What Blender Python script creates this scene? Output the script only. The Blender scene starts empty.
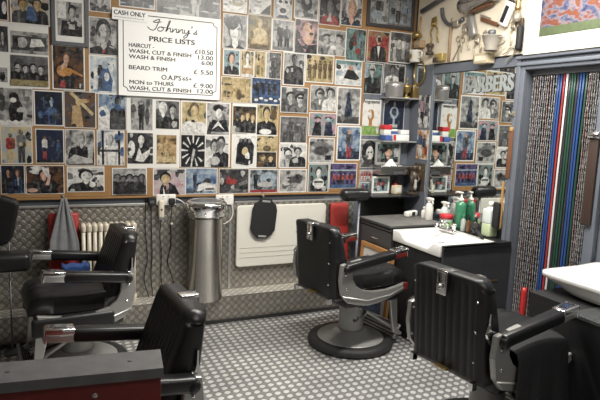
import bpy, bmesh, math, random
from mathutils import Vector, Matrix
PI = math.pi
random.seed(7)
SC = bpy.context.scene
COL = SC.collection

# ------------------------------------------------------------------ camera
cam_d = bpy.data.cameras.new('camera'); cam = bpy.data.objects.new('camera', cam_d); COL.objects.link(cam)
_a, _b, _c = math.radians(24.99), math.radians(8.114), math.radians(-2.245)
_f = Vector((math.sin(_a)*math.cos(_b), math.cos(_a)*math.cos(_b), -math.sin(_b)))
_r = Vector((math.cos(_a), -math.sin(_a), 0)); _d = _f.cross(_r)
_r2 = _r*math.cos(_c) + _d*math.sin(_c); _d2 = _d*math.cos(_c) - _r*math.sin(_c)
cam.matrix_world = Matrix(((_r2.x, -_d2.x, -_f.x, 0), (_r2.y, -_d2.y, -_f.y, 0), (_r2.z, -_d2.z, -_f.z, 1.6), (0, 0, 0, 1)))
cam_d.sensor_width = 36; cam_d.lens = 560.5/600*36; cam_d.clip_start = .02
SC.camera = cam

# ------------------------------------------------------------------ world, exposure, lights
SC.view_settings.view_transform = 'Standard'; SC.view_settings.look = 'None'
SC.view_settings.gamma = 1; SC.view_settings.use_curve_mapping = False
SC.view_settings.exposure = 0.0
w = bpy.data.worlds.new('world'); SC.world = w; w.use_nodes = True
w.node_tree.nodes['Background'].inputs[0].default_value = (.9, .95, 1, 1)
w.node_tree.nodes['Background'].inputs[1].default_value = .06
# ceiling tubes: centre x, centre y, length along X, watts
TUBES = [(1.3, 2.9, 1.2, 42), (2.2, 2.45, 1.2, 62), (1.6, .2, 1.5, 16)]
CEIL = 2.85
for i, (x, y, ln, pw) in enumerate(TUBES):
    ld = bpy.data.lights.new('tube_light', 'AREA'); ld.shape = 'RECTANGLE'; ld.size = ln; ld.size_y = .16
    ld.energy = pw; ld.color = (1, .965, .90)
    lo = bpy.data.objects.new('tube_light', ld); COL.objects.link(lo); lo.location = (x, y, CEIL-.115)

# ------------------------------------------------------------------ materials
MATS = {}
def new_mat(name):
    m = bpy.data.materials.new(name); m.use_nodes = True
    return m, m.node_tree, m.node_tree.nodes['Principled BSDF']
def rgba(c): return (c[0], c[1], c[2], 1)
def mat(name, col, rough=.5, metal=0., var=.12, scale=8., bump=0., bscale=60., coat=0., spec=None, trans=0., alpha=None):
    if name in MATS: return MATS[name]
    m, nt, bs = new_mat(name); N = nt.nodes; Lk = nt.links
    tc = N.new('ShaderNodeTexCoord')
    nz = N.new('ShaderNodeTexNoise'); nz.inputs['Scale'].default_value = scale; nz.inputs['Detail'].default_value = 4
    Lk.new(tc.outputs['Object'], nz.inputs['Vector'])
    mx = N.new('ShaderNodeMix'); mx.data_type = 'RGBA'
    mx.inputs[6].default_value = rgba([max(0, c*(1-var)) for c in col]); mx.inputs[7].default_value = rgba([min(1, c*(1+var)) for c in col])
    Lk.new(nz.outputs['Fac'], mx.inputs[0]); Lk.new(mx.outputs[2], bs.inputs['Base Color'])
    bs.inputs['Roughness'].default_value = rough; bs.inputs['Metallic'].default_value = metal
    bs.inputs['Coat Weight'].default_value = coat; bs.inputs['Coat Roughness'].default_value = .12
    if spec is not None: bs.inputs['Specular IOR Level'].default_value = spec
    if trans: bs.inputs['Transmission Weight'].default_value = trans
    if bump:
        n2 = N.new('ShaderNodeTexNoise'); n2.inputs['Scale'].default_value = bscale; n2.inputs['Detail'].default_value = 3
        Lk.new(tc.outputs['Object'], n2.inputs['Vector'])
        bp = N.new('ShaderNodeBump'); bp.inputs['Strength'].default_value = bump; bp.inputs['Distance'].default_value = .01
        Lk.new(n2.outputs['Fac'], bp.inputs['Height']); Lk.new(bp.outputs['Normal'], bs.inputs['Normal'])
    MATS[name] = m
    return m
def plate_mat(name, ax, ay, pitch, flat, worn, rough, both, size):
    """chequer plate: lozenges alternating at +-45 degrees, worn tops painted brighter with lamp glint over dull aluminium"""
    m, nt, bs = new_mat(name); N = nt.nodes; Lk = nt.links
    def M(op, a, b=None, c=None):
        n = N.new('ShaderNodeMath'); n.operation = op
        for i, v in enumerate((a, b, c)):
            if v is None: continue
            if isinstance(v, (int, float)): n.inputs[i].default_value = v
            else: Lk.new(v, n.inputs[i])
        return n.outputs[0]
    tc = N.new('ShaderNodeTexCoord'); sx = N.new('ShaderNodeSeparateXYZ'); Lk.new(tc.outputs['Object'], sx.inputs[0])
    X, Y = sx.outputs[ax], sx.outputs[ay]
    k = 1/pitch
    a = M('MULTIPLY', M('ADD', X, Y), k); b = M('MULTIPLY', M('SUBTRACT', X, Y), k)
    p = M('SUBTRACT', M('FRACT', a), .5); q = M('SUBTRACT', M('FRACT', b), .5)
    par = M('FLOORED_MODULO', M('ADD', M('FLOOR', a), M('FLOOR', b)), 2.)
    ip = M('SUBTRACT', 1., par)
    Pp = M('ADD', M('MULTIPLY', p, ip), M('MULTIPLY', q, par)); Qq = M('ADD', M('MULTIPLY', q, ip), M('MULTIPLY', p, par))
    d = M('SQRT', M('ADD', M('POWER', M('DIVIDE', Pp, size[0]), 2.), M('POWER', M('DIVIDE', Qq, size[1]), 2.)))
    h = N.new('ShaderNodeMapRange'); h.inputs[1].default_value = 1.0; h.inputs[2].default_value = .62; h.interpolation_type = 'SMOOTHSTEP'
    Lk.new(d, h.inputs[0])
    # lamp reflection painted in: one lozenge set is coloured brighter than the other
    wear_glint = M('MULTIPLY', h.outputs[0], M('ADD', both, M('MULTIPLY', ip, 1-both)))
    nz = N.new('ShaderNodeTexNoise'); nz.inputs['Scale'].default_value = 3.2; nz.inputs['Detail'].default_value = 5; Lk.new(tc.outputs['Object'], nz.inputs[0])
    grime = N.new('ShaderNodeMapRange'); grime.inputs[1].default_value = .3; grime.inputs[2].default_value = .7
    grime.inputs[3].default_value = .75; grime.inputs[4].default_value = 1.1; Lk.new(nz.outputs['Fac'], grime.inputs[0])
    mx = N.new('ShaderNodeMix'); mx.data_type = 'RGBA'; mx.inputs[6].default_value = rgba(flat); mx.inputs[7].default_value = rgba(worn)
    Lk.new(wear_glint, mx.inputs[0])
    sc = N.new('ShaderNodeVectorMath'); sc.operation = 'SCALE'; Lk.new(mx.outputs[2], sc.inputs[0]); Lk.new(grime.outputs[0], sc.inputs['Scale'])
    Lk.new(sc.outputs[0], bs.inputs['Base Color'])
    bs.inputs['Metallic'].default_value = .55; bs.inputs['Roughness'].default_value = rough
    bp = N.new('ShaderNodeBump'); bp.inputs['Strength'].default_value = .6; bp.inputs['Distance'].default_value = .004
    Lk.new(h.outputs[0], bp.inputs['Height']); Lk.new(bp.outputs['Normal'], bs.inputs['Normal'])
    return m
FLOOR_M = plate_mat('worn_glint_chequer_floor', 0, 1, .055, (.27, .265, .27), (.90, .89, .87), .40, .12, (.72, .54))  # worn tone also carries the ceiling lamps' glint, strongest on one lozenge set
LEDGE_M = plate_mat('toplit_chequer_ledge', 0, 1, .061, (.50, .47, .42), (.85, .82, .76), .42, .6, (.6, .40))  # ledge top painted paler than the cladding, for light falling from above
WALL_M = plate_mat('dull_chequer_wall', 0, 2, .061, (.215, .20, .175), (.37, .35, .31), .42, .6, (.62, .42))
BLUE = mat('blue_grey_paint', (.135, .15, .178), .45, bump=.03)
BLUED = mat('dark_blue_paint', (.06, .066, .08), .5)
WOOD = mat('orange_board', (.31, .17, .065), .6, var=.25, scale=14)
CREAM = mat('cream_paint', (.80, .72, .58), .6)
CEILM = mat('ceiling_paint', (.75, .74, .70), .8)
WALLP = mat('plain_wall_paint', (.25, .24, .22), .8)
VINYL = mat('black_vinyl', (.013, .013, .014), .33, var=.3, bump=.06, bscale=220)
VINYLB = mat('black_vinyl_dull', (.012, .012, .013), .42, var=.3, bump=.05, bscale=160)
OXBLOOD = mat('oxblood_vinyl', (.085, .02, .016), .3)
RED = mat('red_vinyl', (.36, .035, .028), .42, var=.15)
REDP = mat('red_paint', (.15, .013, .011), .5, var=.25)
REDPL = mat('red_plastic', (.45, .03, .03), .35)
CHROME = mat('chrome', (.75, .75, .76), .10, 1., var=.03)
STEEL = mat('brushed_steel', (.55, .54, .53), .24, 1., var=.08, scale=3)
ALU = mat('cast_aluminium', (.40, .40, .385), .38, .6, var=.12)
PALEALU = mat('pale_aluminium', (.62, .62, .60), .35, .8, var=.08)
GREYEN = mat('grey_enamel', (.36, .36, .35), .35, .2, var=.1)
RUBBER = mat('black_rubber', (.022, .022, .022), .6)
BLACK = mat('black_laminate', (.018, .018, .02), .35, var=.3)
BLACKM = mat('matt_black', (.012, .012, .013), .7)
DKGREY = mat('dark_grey_laminate', (.042, .044, .048), .45, var=.25, scale=5)
GREYWOOD = mat('grey_worn_board', (.115, .115, .118), .55, var=.35, scale=26, bump=.08)
WORN = mat('worn_grey_mat', (.17, .165, .155), .5, var=.55, scale=5)
CERAM = mat('white_ceramic', (.86, .85, .82), .12, var=.02, coat=.3)
WHITEP = mat('white_plastic', (.78, .76, .71), .4, var=.04)
OFFW = mat('off_white_panel', (.70, .68, .61), .38, var=.04)
RADI = mat('cream_radiator_paint', (.66, .60, .49), .35, var=.06)
TOWEL = mat('grey_towel', (.19, .195, .205), .95, var=.25, scale=40, bump=.4, bscale=300)
BLUETOW = mat('blue_cloth', (.03, .07, .22), .9, var=.3)
CLOTH = mat('black_cape_cloth', (.013, .013, .015), .75, var=.3, bump=.2, bscale=60)
BRASS = mat('old_brass', (.42, .30, .12), .32, .85, var=.3, scale=20)
TARN = mat('tarnished_steel', (.46, .41, .33), .38, .6, var=.4, scale=22)
DARKMET = mat('dark_metal', (.15, .155, .175), .35, .5)
BRONZE = mat('dark_bronze', (.09, .07, .055), .4, .4, var=.4, scale=18)
LEATH = mat('brown_leather', (.16, .07, .035), .5, var=.3)
TANW = mat('tan_wood', (.45, .26, .10), .5, var=.2)
ORANGEW = mat('orange_frame_wood', (.42, .20, .06), .45, var=.2)
POTAL = mat('pot_aluminium', (.62, .60, .60), .32, .8, var=.06)
GREENL = mat('green_gel', (.05, .22, .12), .25, var=.08)
REDLID = mat('red_lid', (.55, .03, .04), .4)
BLUELID = mat('blue_box', (.06, .11, .32), .5)
GREYG = mat('grey_green_tub', (.26, .33, .30), .4)
PALEGR = mat('pale_green_liquid', (.52, .60, .38), .35)
MILK = mat('milky_plastic', (.66, .72, .68), .35)
TISSUE = mat('tissue', (.82, .81, .78), .9)
PAPERW = mat('white_card', (.84, .83, .81), .5, var=.02)
INK = mat('black_ink', (.015, .015, .02), .6)
GREYINK = mat('grey_ink', (.45, .45, .45), .7)
LETTER = mat('silver_letter', (.37, .40, .395), .4, .3, var=.15)
BEADS = []
def bead_mat(name, c1, c2, scale):
    m, nt, bs = new_mat(name); N = nt.nodes; Lk = nt.links
    tc = N.new('ShaderNodeTexCoord'); vo = N.new('ShaderNodeTexVoronoi'); vo.inputs['Scale'].default_value = scale
    Lk.new(tc.outputs['Object'], vo.inputs['Vector'])
    rp = N.new('ShaderNodeValToRGB'); rp.color_ramp.elements[0].color = rgba(c1); rp.color_ramp.elements[1].color = rgba(c2)
    rp.color_ramp.elements[0].position = .35; rp.color_ramp.elements[1].position = .75
    sp = N.new('ShaderNodeSeparateColor'); Lk.new(vo.outputs['Color'], sp.inputs[0]); Lk.new(sp.outputs[0], rp.inputs[0])
    Lk.new(rp.outputs[0], bs.inputs['Base Color']); bs.inputs['Roughness'].default_value = .28; bs.inputs['Metallic'].default_value = .5
    return m
SILV = bead_mat('silver_chain', (.17, .165, .16), (.62, .60, .58), 210)
SILVR = bead_mat('red_silver_chain', (.22, .11, .11), (.58, .53, .53), 210)
SILVB = bead_mat('blue_silver_chain', (.15, .16, .20), (.56, .56, .60), 210)
STB = mat('blue_strip', (.025, .065, .21), .45); STR = mat('red_strip', (.30, .03, .03), .45)
STW = mat('white_strip', (.60, .58, .56), .45); STG = mat('green_strip', (.018, .06, .038), .45)
mir, _nt, _bs = new_mat('mirror_silver'); _bs.inputs['Metallic'].default_value = 1; _bs.inputs['Roughness'].default_value = .02
_bs.inputs['Base Color'].default_value = (.80, .83, .82, 1)
lampm, _nt, _bs = new_mat('tube_diffuser'); _bs.inputs['Emission Color'].default_value = (1, .965, .9, 1); _bs.inputs['Emission Strength'].default_value = 6.0
_bs.inputs['Base Color'].default_value = (.9, .9, .9, 1)

# ------------------------------------------------------------------ mesh building
class MB:
    """collects shapes into ONE mesh"""
    def __init__(s): s.v = []; s.f = []; s.m = []; s.sm = []; s.mats = []
    def mi(s, m):
        if m not in s.mats: s.mats.append(m)
        return s.mats.index(m)
    def add(s, vs, fs, m, smooth=False):
        o = len(s.v); s.v += [tuple(v) for v in vs]; k = s.mi(m)
        for f in fs: s.f.append([i+o for i in f]); s.m.append(k); s.sm.append(smooth)
        return s
    def box(s, x0, x1, y0, y1, z0, z1, m, M=None):
        vs = [(x, y, z) for x in (x0, x1) for y in (y0, y1) for z in (z0, z1)]
        if M is not None: vs = [M @ Vector(v) for v in vs]
        return s.add(vs, [(0, 1, 3, 2), (4, 6, 7, 5), (0, 4, 5, 1), (2, 3, 7, 6), (0, 2, 6, 4), (1, 5, 7, 3)], m)
    def rbox(s, x0, x1, y0, y1, z0, z1, r, m, M=None, seg=3):
        bm = bmesh.new(); bmesh.ops.create_cube(bm, size=1)
        for v in bm.verts: v.co = Vector(((x0+x1)/2 + v.co.x*(x1-x0), (y0+y1)/2 + v.co.y*(y1-y0), (z0+z1)/2 + v.co.z*(z1-z0)))
        bmesh.ops.bevel(bm, geom=bm.edges[:], offset=min(r, .49*min(x1-x0, y1-y0, z1-z0)), segments=seg, profile=.5, affect='EDGES')
        return s.bm(bm, m, M, True)
    def bm(s, bm, m, M=None, smooth=True):
        bm.verts.index_update()
        vs = [(M @ v.co if M is not None else v.co.copy()) for v in bm.verts]; fs = [[v.index for v in f.verts] for f in bm.faces]
        bm.free(); return s.add(vs, fs, m, smooth)
    def lathe(s, prof, m, c=(0, 0, 0), n=28, M=None, caps=True, sx=1, sy=1):
        vs = []; fs = []
        for (r, z) in prof:
            for i in range(n):
                t = 2*PI*i/n; vs.append(Vector((c[0]+r*math.cos(t)*sx, c[1]+r*math.sin(t)*sy, c[2]+z)))
        for j in range(len(prof)-1):
            for i in range(n): fs.append((j*n+i, j*n+(i+1) % n, (j+1)*n+(i+1) % n, (j+1)*n+i))
        if caps: fs.append(tuple(range(n))[::-1]); fs.append(tuple(range((len(prof)-1)*n, len(prof)*n)))
        if M is not None: vs = [M @ v for v in vs]
        return s.add(vs, fs, m, True)
    def tube(s, pts, r, m, n=8, M=None, rs=None):
        pts = [Vector(p) for p in pts]; vs = []; fs = []
        up = Vector((0, 0, 1)); prev = None
        for i, p in enumerate(pts):
            t = (pts[min(i+1, len(pts)-1)] - pts[max(i-1, 0)]).normalized()
            a = up if abs(t.z) < .95 else Vector((1, 0, 0))
            if prev is not None and (prev - t*prev.dot(t)).length > .01: u = (prev - t*prev.dot(t)).normalized()
            else: u = (a - t*a.dot(t)).normalized()
            prev = u; v = t.cross(u); rr = rs[i] if rs else r
            for k in range(n):
                th = 2*PI*k/n; vs.append(p + u*rr*math.cos(th) + v*rr*math.sin(th))
        for j in range(len(pts)-1):
            for k in range(n): fs.append((j*n+k, j*n+(k+1) % n, (j+1)*n+(k+1) % n, (j+1)*n+k))
        fs.append(tuple(range(n))[::-1]); fs.append(tuple(range((len(pts)-1)*n, len(pts)*n)))
        if M is not None: vs = [M @ v for v in vs]
        return s.add(vs, fs, m, True)
    def prism(s, poly, axis, t0, t1, m, M=None):
        """poly in the two other axes (cyclic order x,y,z without axis), extruded along axis"""
        n = len(poly)
        def mk(p, t): return {'x': (t, p[0], p[1]), 'y': (p[0], t, p[1]), 'z': (p[0], p[1], t)}[axis]
        vs = [Vector(mk(p, t0)) for p in poly] + [Vector(mk(p, t1)) for p in poly]
        if M is not None: vs = [M @ v for v in vs]
        fs = [tuple(range(n))[::-1], tuple(range(n, 2*n))] + [(i, (i+1) % n, n+(i+1) % n, n+i) for i in range(n)]
        return s.add(vs, fs, m)
    def build(s, name, parent=None, bevel=0., seg=2, recalc=True, loc=None):
        me = bpy.data.meshes.new(name); me.from_pydata(s.v, [], s.f)
        for m in s.mats: me.materials.append(m)
        me.polygons.foreach_set('material_index', s.m); me.polygons.foreach_set('use_smooth', s.sm)
        if recalc:
            bm = bmesh.new(); bm.from_mesh(me); bmesh.ops.recalc_face_normals(bm, faces=bm.faces[:]); bm.to_mesh(me); bm.free()
        me.update()
        o = bpy.data.objects.new(name, me); COL.objects.link(o)
        if parent is not None: o.parent = parent
        if loc is not None: o.location = loc
        if bevel:
            b = o.modifiers.new('bevel', 'BEVEL'); b.width = bevel; b.segments = seg; b.limit_method = 'ANGLE'; b.angle_limit = .6
        return o
def tag(o, label, cat, group=None, kind=None):
    o['label'] = label; o['category'] = cat
    if group: o['group'] = group
    if kind: o['kind'] = kind
    return o
def thing(name, label, cat, loc=(0, 0, 0), rz=0., group=None, M=None):
    o = bpy.data.objects.new(name, None); COL.objects.link(o); o.empty_display_size = .05
    if M is not None: o.matrix_world = M
    else: o.location = loc; o.rotation_euler = (0, 0, rz)
    return tag(o, label, cat, group)
def solo(mb, name, label, cat, group=None, **k): return tag(mb.build(name, **k), label, cat, group)
def struct(mb, name, **k):
    o = mb.build(name, **k); o['kind'] = 'structure'; o['category'] = name.split('_')[0]; o['label'] = STRUCT_LABEL.get(name, name.replace('_', ' ')); return o
STRUCT_LABEL = {
 'floor': 'worn aluminium chequer plate floor of the barber shop, glints painted on its lozenges', 'ceiling': 'plain pale ceiling above the shop',
 'wall_back': 'back wall behind the photograph board and metal cladding', 'wall_right': 'blue-grey right wall with the mirror and curtained doorway',
 'wall_left': 'plain left wall outside the picture', 'wall_front': 'plain wall behind the viewer'}
def sm_curve(pts, n=6):
    """catmull-rom through points"""
    P = [Vector(p) for p in pts]; P = [P[0]*2-P[1]] + P + [P[-1]*2-P[-2]]; out = []
    for i in range(1, len(P)-2):
        for k in range(n):
            t = k/n; a, b, c, d = P[i-1], P[i], P[i+1], P[i+2]
            out.append(.5*((2*b)+(c-a)*t+(2*a-5*b+4*c-d)*t*t+(3*b-a-3*c+d)*t**3))
    out.append(P[-2]); return out
def text_mesh(mb, body, width, height, m, M, depth=.001, bold=0., heavy=0.):
    """Blender's built-in face, scaled to a width and cap height, placed by M (x right, y up, z out)"""
    cu = bpy.data.curves.new('lettering', 'FONT'); cu.body = body; cu.size = 1; cu.extrude = .5; cu.offset = bold
    ob = bpy.data.objects.new('lettering_source', cu); COL.objects.link(ob)
    dg = bpy.context.evaluated_depsgraph_get(); me = bpy.data.meshes.new_from_object(ob.evaluated_get(dg))
    xs = [v.co.x for v in me.vertices]; ys = [v.co.y for v in me.vertices if True]
    x0, x1 = min(xs), max(xs); cap = .70
    vs = [M @ Vector(((v.co.x-x0)/(x1-x0)*width, v.co.y/cap*height, (v.co.z+.5)*depth)) for v in me.vertices]
    fs = [list(p.vertices) for p in me.polygons]
    bpy.data.objects.remove(ob); bpy.data.curves.remove(cu); bpy.data.meshes.remove(me)
    for k in ((0,) if not heavy else (-1, 0, 1)):
        q = M.to_3x3() @ Vector((heavy*k, heavy*.5*k, .00006*k)); mb.add([v+q for v in vs], fs, m)
    return mb

# ------------------------------------------------------------------ the room
WB = 4.25          # back wall face
XR = 3.06          # right wall face
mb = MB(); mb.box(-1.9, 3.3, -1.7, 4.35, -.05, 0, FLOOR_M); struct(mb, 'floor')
mb = MB(); mb.box(-1.9, 4.4, -1.7, 4.35, CEIL, CEIL+.05, CEILM); struct(mb, 'ceiling')
mb = MB(); mb.box(-1.9, 3.2, WB, WB+.1, 0, CEIL, BLUE); struct(mb, 'wall_back')
mb = MB(); mb.box(-1.9, -1.8, -1.7, WB, 0, CEIL, WALLP); struct(mb, 'wall_left')
mb = MB(); mb.box(-1.9, 3.2, -1.7, -1.6, 0, CEIL, WALLP); struct(mb, 'wall_front')
mb = MB(); mb.box(XR, XR+.12, 2.93, WB, 0, CEIL, BLUE); mb.box(XR, XR+.12, -1.6, 2.34, 0, CEIL, BLUE)
mb.box(XR, XR+.12, 2.34, 2.93, 2.0, CEIL, BLUE); struct(mb, 'wall_right')
# dim back room beyond the curtain
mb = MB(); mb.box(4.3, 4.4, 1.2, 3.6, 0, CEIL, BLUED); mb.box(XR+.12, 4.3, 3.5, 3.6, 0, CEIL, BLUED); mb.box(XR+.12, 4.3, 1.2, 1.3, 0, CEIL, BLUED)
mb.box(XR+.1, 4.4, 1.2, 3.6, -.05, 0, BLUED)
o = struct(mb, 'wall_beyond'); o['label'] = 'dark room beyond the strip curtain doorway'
# metal cladding on the back wall, boxed ledge along its foot
mb = MB(); mb.box(-1.8, 2.5, WB-.012, WB-.001, .2, .925, WALL_M); o = struct(mb, 'trim_1'); o['label'] = 'chequer plate cladding on the lower back wall'
mb = MB(); mb.box(-1.8, 2.42, 4.075, WB-.013, 0, .212, WALL_M); mb.box(-1.8, 2.42, 4.073, WB-.013, .212, .2155, LEDGE_M); o = struct(mb, 'trim_2', bevel=.001); o['label'] = 'boxed chequer plate ledge along the foot of the back wall'
mb = MB(); mb.box(-1.8, 2.42, 4.062, 4.073, 0, .025, RUBBER); o = struct(mb, 'baseboard_back'); o['label'] = 'dark strip where the ledge meets the floor'
mb = MB(); mb.box(-1.8, 2.2, WB-.010, WB-.001, .945, .983, BLUED); o = struct(mb, 'trim_3'); o['label'] = 'dark blue painted band under the photograph board'
mb = MB(); mb.box(-1.8, .72, WB-.022, WB-.001, .925, .943, PALEALU); o = struct(mb, 'trim_4', bevel=.003); o['label'] = 'pale metal edging strip along the top of the cladding'
mb = MB(); mb.box(1.40, 2.5, WB-.016, WB-.001, .925, .938, GREYEN); o = struct(mb, 'trim_5'); o['label'] = 'grey edging strip above the white panel'
mb = MB(); mb.box(1.355, 1.375, WB-.018, WB-.012, .22, .92, ALU); o = struct(mb, 'trim_6'); o['label'] = 'upright joint strip in the metal cladding'
# doorway frame on the right wall
mb = MB(); mb.box(XR-.035, XR, 2.93, 3.0, 0, 2.09, BLUE); mb.box(XR-.045, XR-.03, 2.965, 3.0, 0, 2.09, BLUE); o = struct(mb, 'trim_7', bevel=.006); o['label'] = 'blue-grey door post between the mirror and the curtain'
mb = MB(); mb.box(XR-.035, XR, 2.27, 2.34, 0, 2.09, BLUE); o = struct(mb, 'trim_8', bevel=.006); o['label'] = 'blue-grey door post at the right edge, behind the leather strop'
mb = MB(); mb.box(XR-.035, XR, 2.34, 2.93, 2.0, 2.09, BLUE); mb.box(XR-.05, XR-.03, 2.27, 3.0, 2.025, 2.05, BLUE); mb.box(XR-.06, XR-.03, 2.27, 3.0, 2.07, 2.092, BLUE)
o = struct(mb, 'trim_9', bevel=.006); o['label'] = 'moulded blue-grey lintel over the curtained doorway'
mb = MB(); mb.box(XR-.025, XR-.001, 3.94, WB-.001, .8, 2.11, BLUE); o = struct(mb, 'trim_10', bevel=.004); o['label'] = 'blue-grey corner post at the left of the mirror'
mb = MB(); mb.box(XR-.02, XR-.001, 3.0, 3.94, 2.03, 2.10, BLUE); o = struct(mb, 'trim_11', bevel=.004); o['label'] = 'blue-grey rail between mirror and tool panel'
mb = MB()
for i in range(6): mb.box(2.54+i*.083, 2.62+i*.083, WB-.012, WB-.001, .98, 2.12, BLUE)
o = struct(mb, 'trim_12', bevel=.004); o['label'] = 'blue-grey planked back wall in the corner behind the shelves'
mb = MB(); mb.box(2.56, 3.03, WB-.014, WB-.001, .78, .975, BLACKM); o = struct(mb, 'trim_13'); o['label'] = 'black splashback under the corner shelves'
# ceiling lamps
for i, (x, y, ln, pw) in enumerate(TUBES):
    where = ['over the waiting side', 'over the basins', 'behind the viewer'][i]
    t = thing('ceiling_lamp', 'long white fluorescent ceiling lamp ' + where, 'lamp', (x, y, CEIL-.1), group='fluorescent lamps on the ceiling')
    mb = MB(); mb.box(-ln/2, ln/2, -.09, .09, .03, .1, WHITEP); mb.build('housing', t, bevel=.006)
    mb = MB(); mb.rbox(-ln/2+.01, ln/2-.01, -.08, .08, -.012, .03, .015, lampm); mb.build('diffuser', t)

# ------------------------------------------------------------------ board, photographs, price board
mb = MB(); mb.box(-1.2, 2.535, 4.228, WB-.001, 1.0, 2.8, WOOD)
mb.box(-1.2, 2.535, 4.22, 4.229, .984, .999, WOOD)
solo(mb, 'picture_board', 'orange-brown wooden board covered in photographs on the back wall', 'board', bevel=.002)
mb = MB(); mb.box(2.537, 3.035, 4.228, WB-.001, 2.142, 2.8, WOOD); solo(mb, 'picture_board', 'short orange-brown board above the corner shelves, behind the black double frame', 'board', bevel=.002)
TONE = dict(k=(.014, .014, .016), d=(.06, .06, .062), g=(.16, .16, .158), l=(.42, .415, .40), w=(.66, .65, .62), s=(.50, .40, .23), t=(.11, .075, .035),
  n=(.018, .026, .052), v=(.055, .10, .20), c=(.30, .36, .41), r=(.27, .04, .04), p=(.42, .26, .29), f=(.42, .25, .18), q=(.55, .36, .27), o=(.42, .20, .06),
  y=(.22, .36, .10), e=(.13, .23, .22), h=(.26, .215, .10), m=(.15, .10, .23), b=(.12, .06, .03), a=(.42, .29, .15))
def print_mat(name, c):
    """printed photographic tone: grainy, breaking into lighter and darker patches of the same hue"""
    if name in MATS: return MATS[name]
    m, nt, bs = new_mat(name); N = nt.nodes; Lk = nt.links; tc = N.new('ShaderNodeTexCoord')
    nz = N.new('ShaderNodeTexNoise'); nz.inputs['Scale'].default_value = 38; nz.inputs['Detail'].default_value = 7; nz.inputs['Roughness'].default_value = .65; nz.inputs['Distortion'].default_value = .6
    oi = N.new('ShaderNodeObjectInfo'); ad = N.new('ShaderNodeVectorMath'); ad.operation = 'ADD'; Lk.new(tc.outputs['Object'], ad.inputs[0]); Lk.new(oi.outputs['Location'], ad.inputs[1]); Lk.new(ad.outputs[0], nz.inputs['Vector'])
    rp = N.new('ShaderNodeValToRGB'); e = rp.color_ramp.elements; g = sum(c)/3
    e[0].position = .30; e[0].color = rgba([x*.35 for x in c]); e[1].position = .72; e[1].color = rgba([min(.8, x*1.12+.10*(1-x)) for x in c])
    q = e.new(.5); q.color = rgba([x*.92 for x in c])
    Lk.new(nz.outputs['Fac'], rp.inputs[0]); Lk.new(rp.outputs[0], bs.inputs['Base Color']); bs.inputs['Roughness'].default_value = .3
    MATS[name] = m; return m
def tone(ch):
    return print_mat('print_'+{'k': 'black', 'd': 'dark', 'g': 'grey', 'l': 'light', 'w': 'white', 's': 'sepia', 't': 'umber', 'n': 'navy', 'v': 'blue', 'c': 'pale_blue', 'r': 'red', 'p': 'pink', 'f': 'flesh', 'q': 'pale_flesh', 'o': 'orange', 'y': 'green', 'e': 'teal', 'h': 'olive', 'm': 'purple', 'b': 'brown', 'a': 'tan'}[ch],
               TONE[ch])
def ground_mat(bg):
    nm = 'print_ground_'+bg
    if nm in MATS: return MATS[nm]
    m, nt, bs = new_mat(nm); N = nt.nodes; Lk = nt.links
    tc = N.new('ShaderNodeTexCoord'); nz = N.new('ShaderNodeTexNoise'); nz.inputs['Scale'].default_value = 22; nz.inputs['Detail'].default_value = 5
    Lk.new(tc.outputs['Object'], nz.inputs['Vector']); rp = N.new('ShaderNodeValToRGB'); rp.color_ramp.elements[0].position = .36; rp.color_ramp.elements[1].position = .64
    rp.color_ramp.elements[0].color = rgba(TONE[bg[0]]); rp.color_ramp.elements[1].color = rgba(TONE[bg[1]])
    Lk.new(nz.outputs['Fac'], rp.inputs[0]); Lk.new(rp.outputs[0], bs.inputs['Base Color']); bs.inputs['Roughness'].default_value = .32
    MATS[nm] = m; return m
BORDER = mat('photo_paper', (.70, .685, .65), .4, var=.05)
def clip01(poly):
    for ax, lim, sg in ((0, 0, 1), (0, 1, -1), (1, 0, 1), (1, 1, -1)):
        out = []
        for i in range(len(poly)):
            a, b = poly[i-1], poly[i]; da, db = sg*(a[ax]-lim), sg*(b[ax]-lim)
            if (da >= 0) != (db >= 0):
                t = da/(da-db); out.append((a[0]+(b[0]-a[0])*t, a[1]+(b[1]-a[1])*t))
            if db >= 0: out.append(b)
        poly = out
        if not poly: break
    return poly
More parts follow.
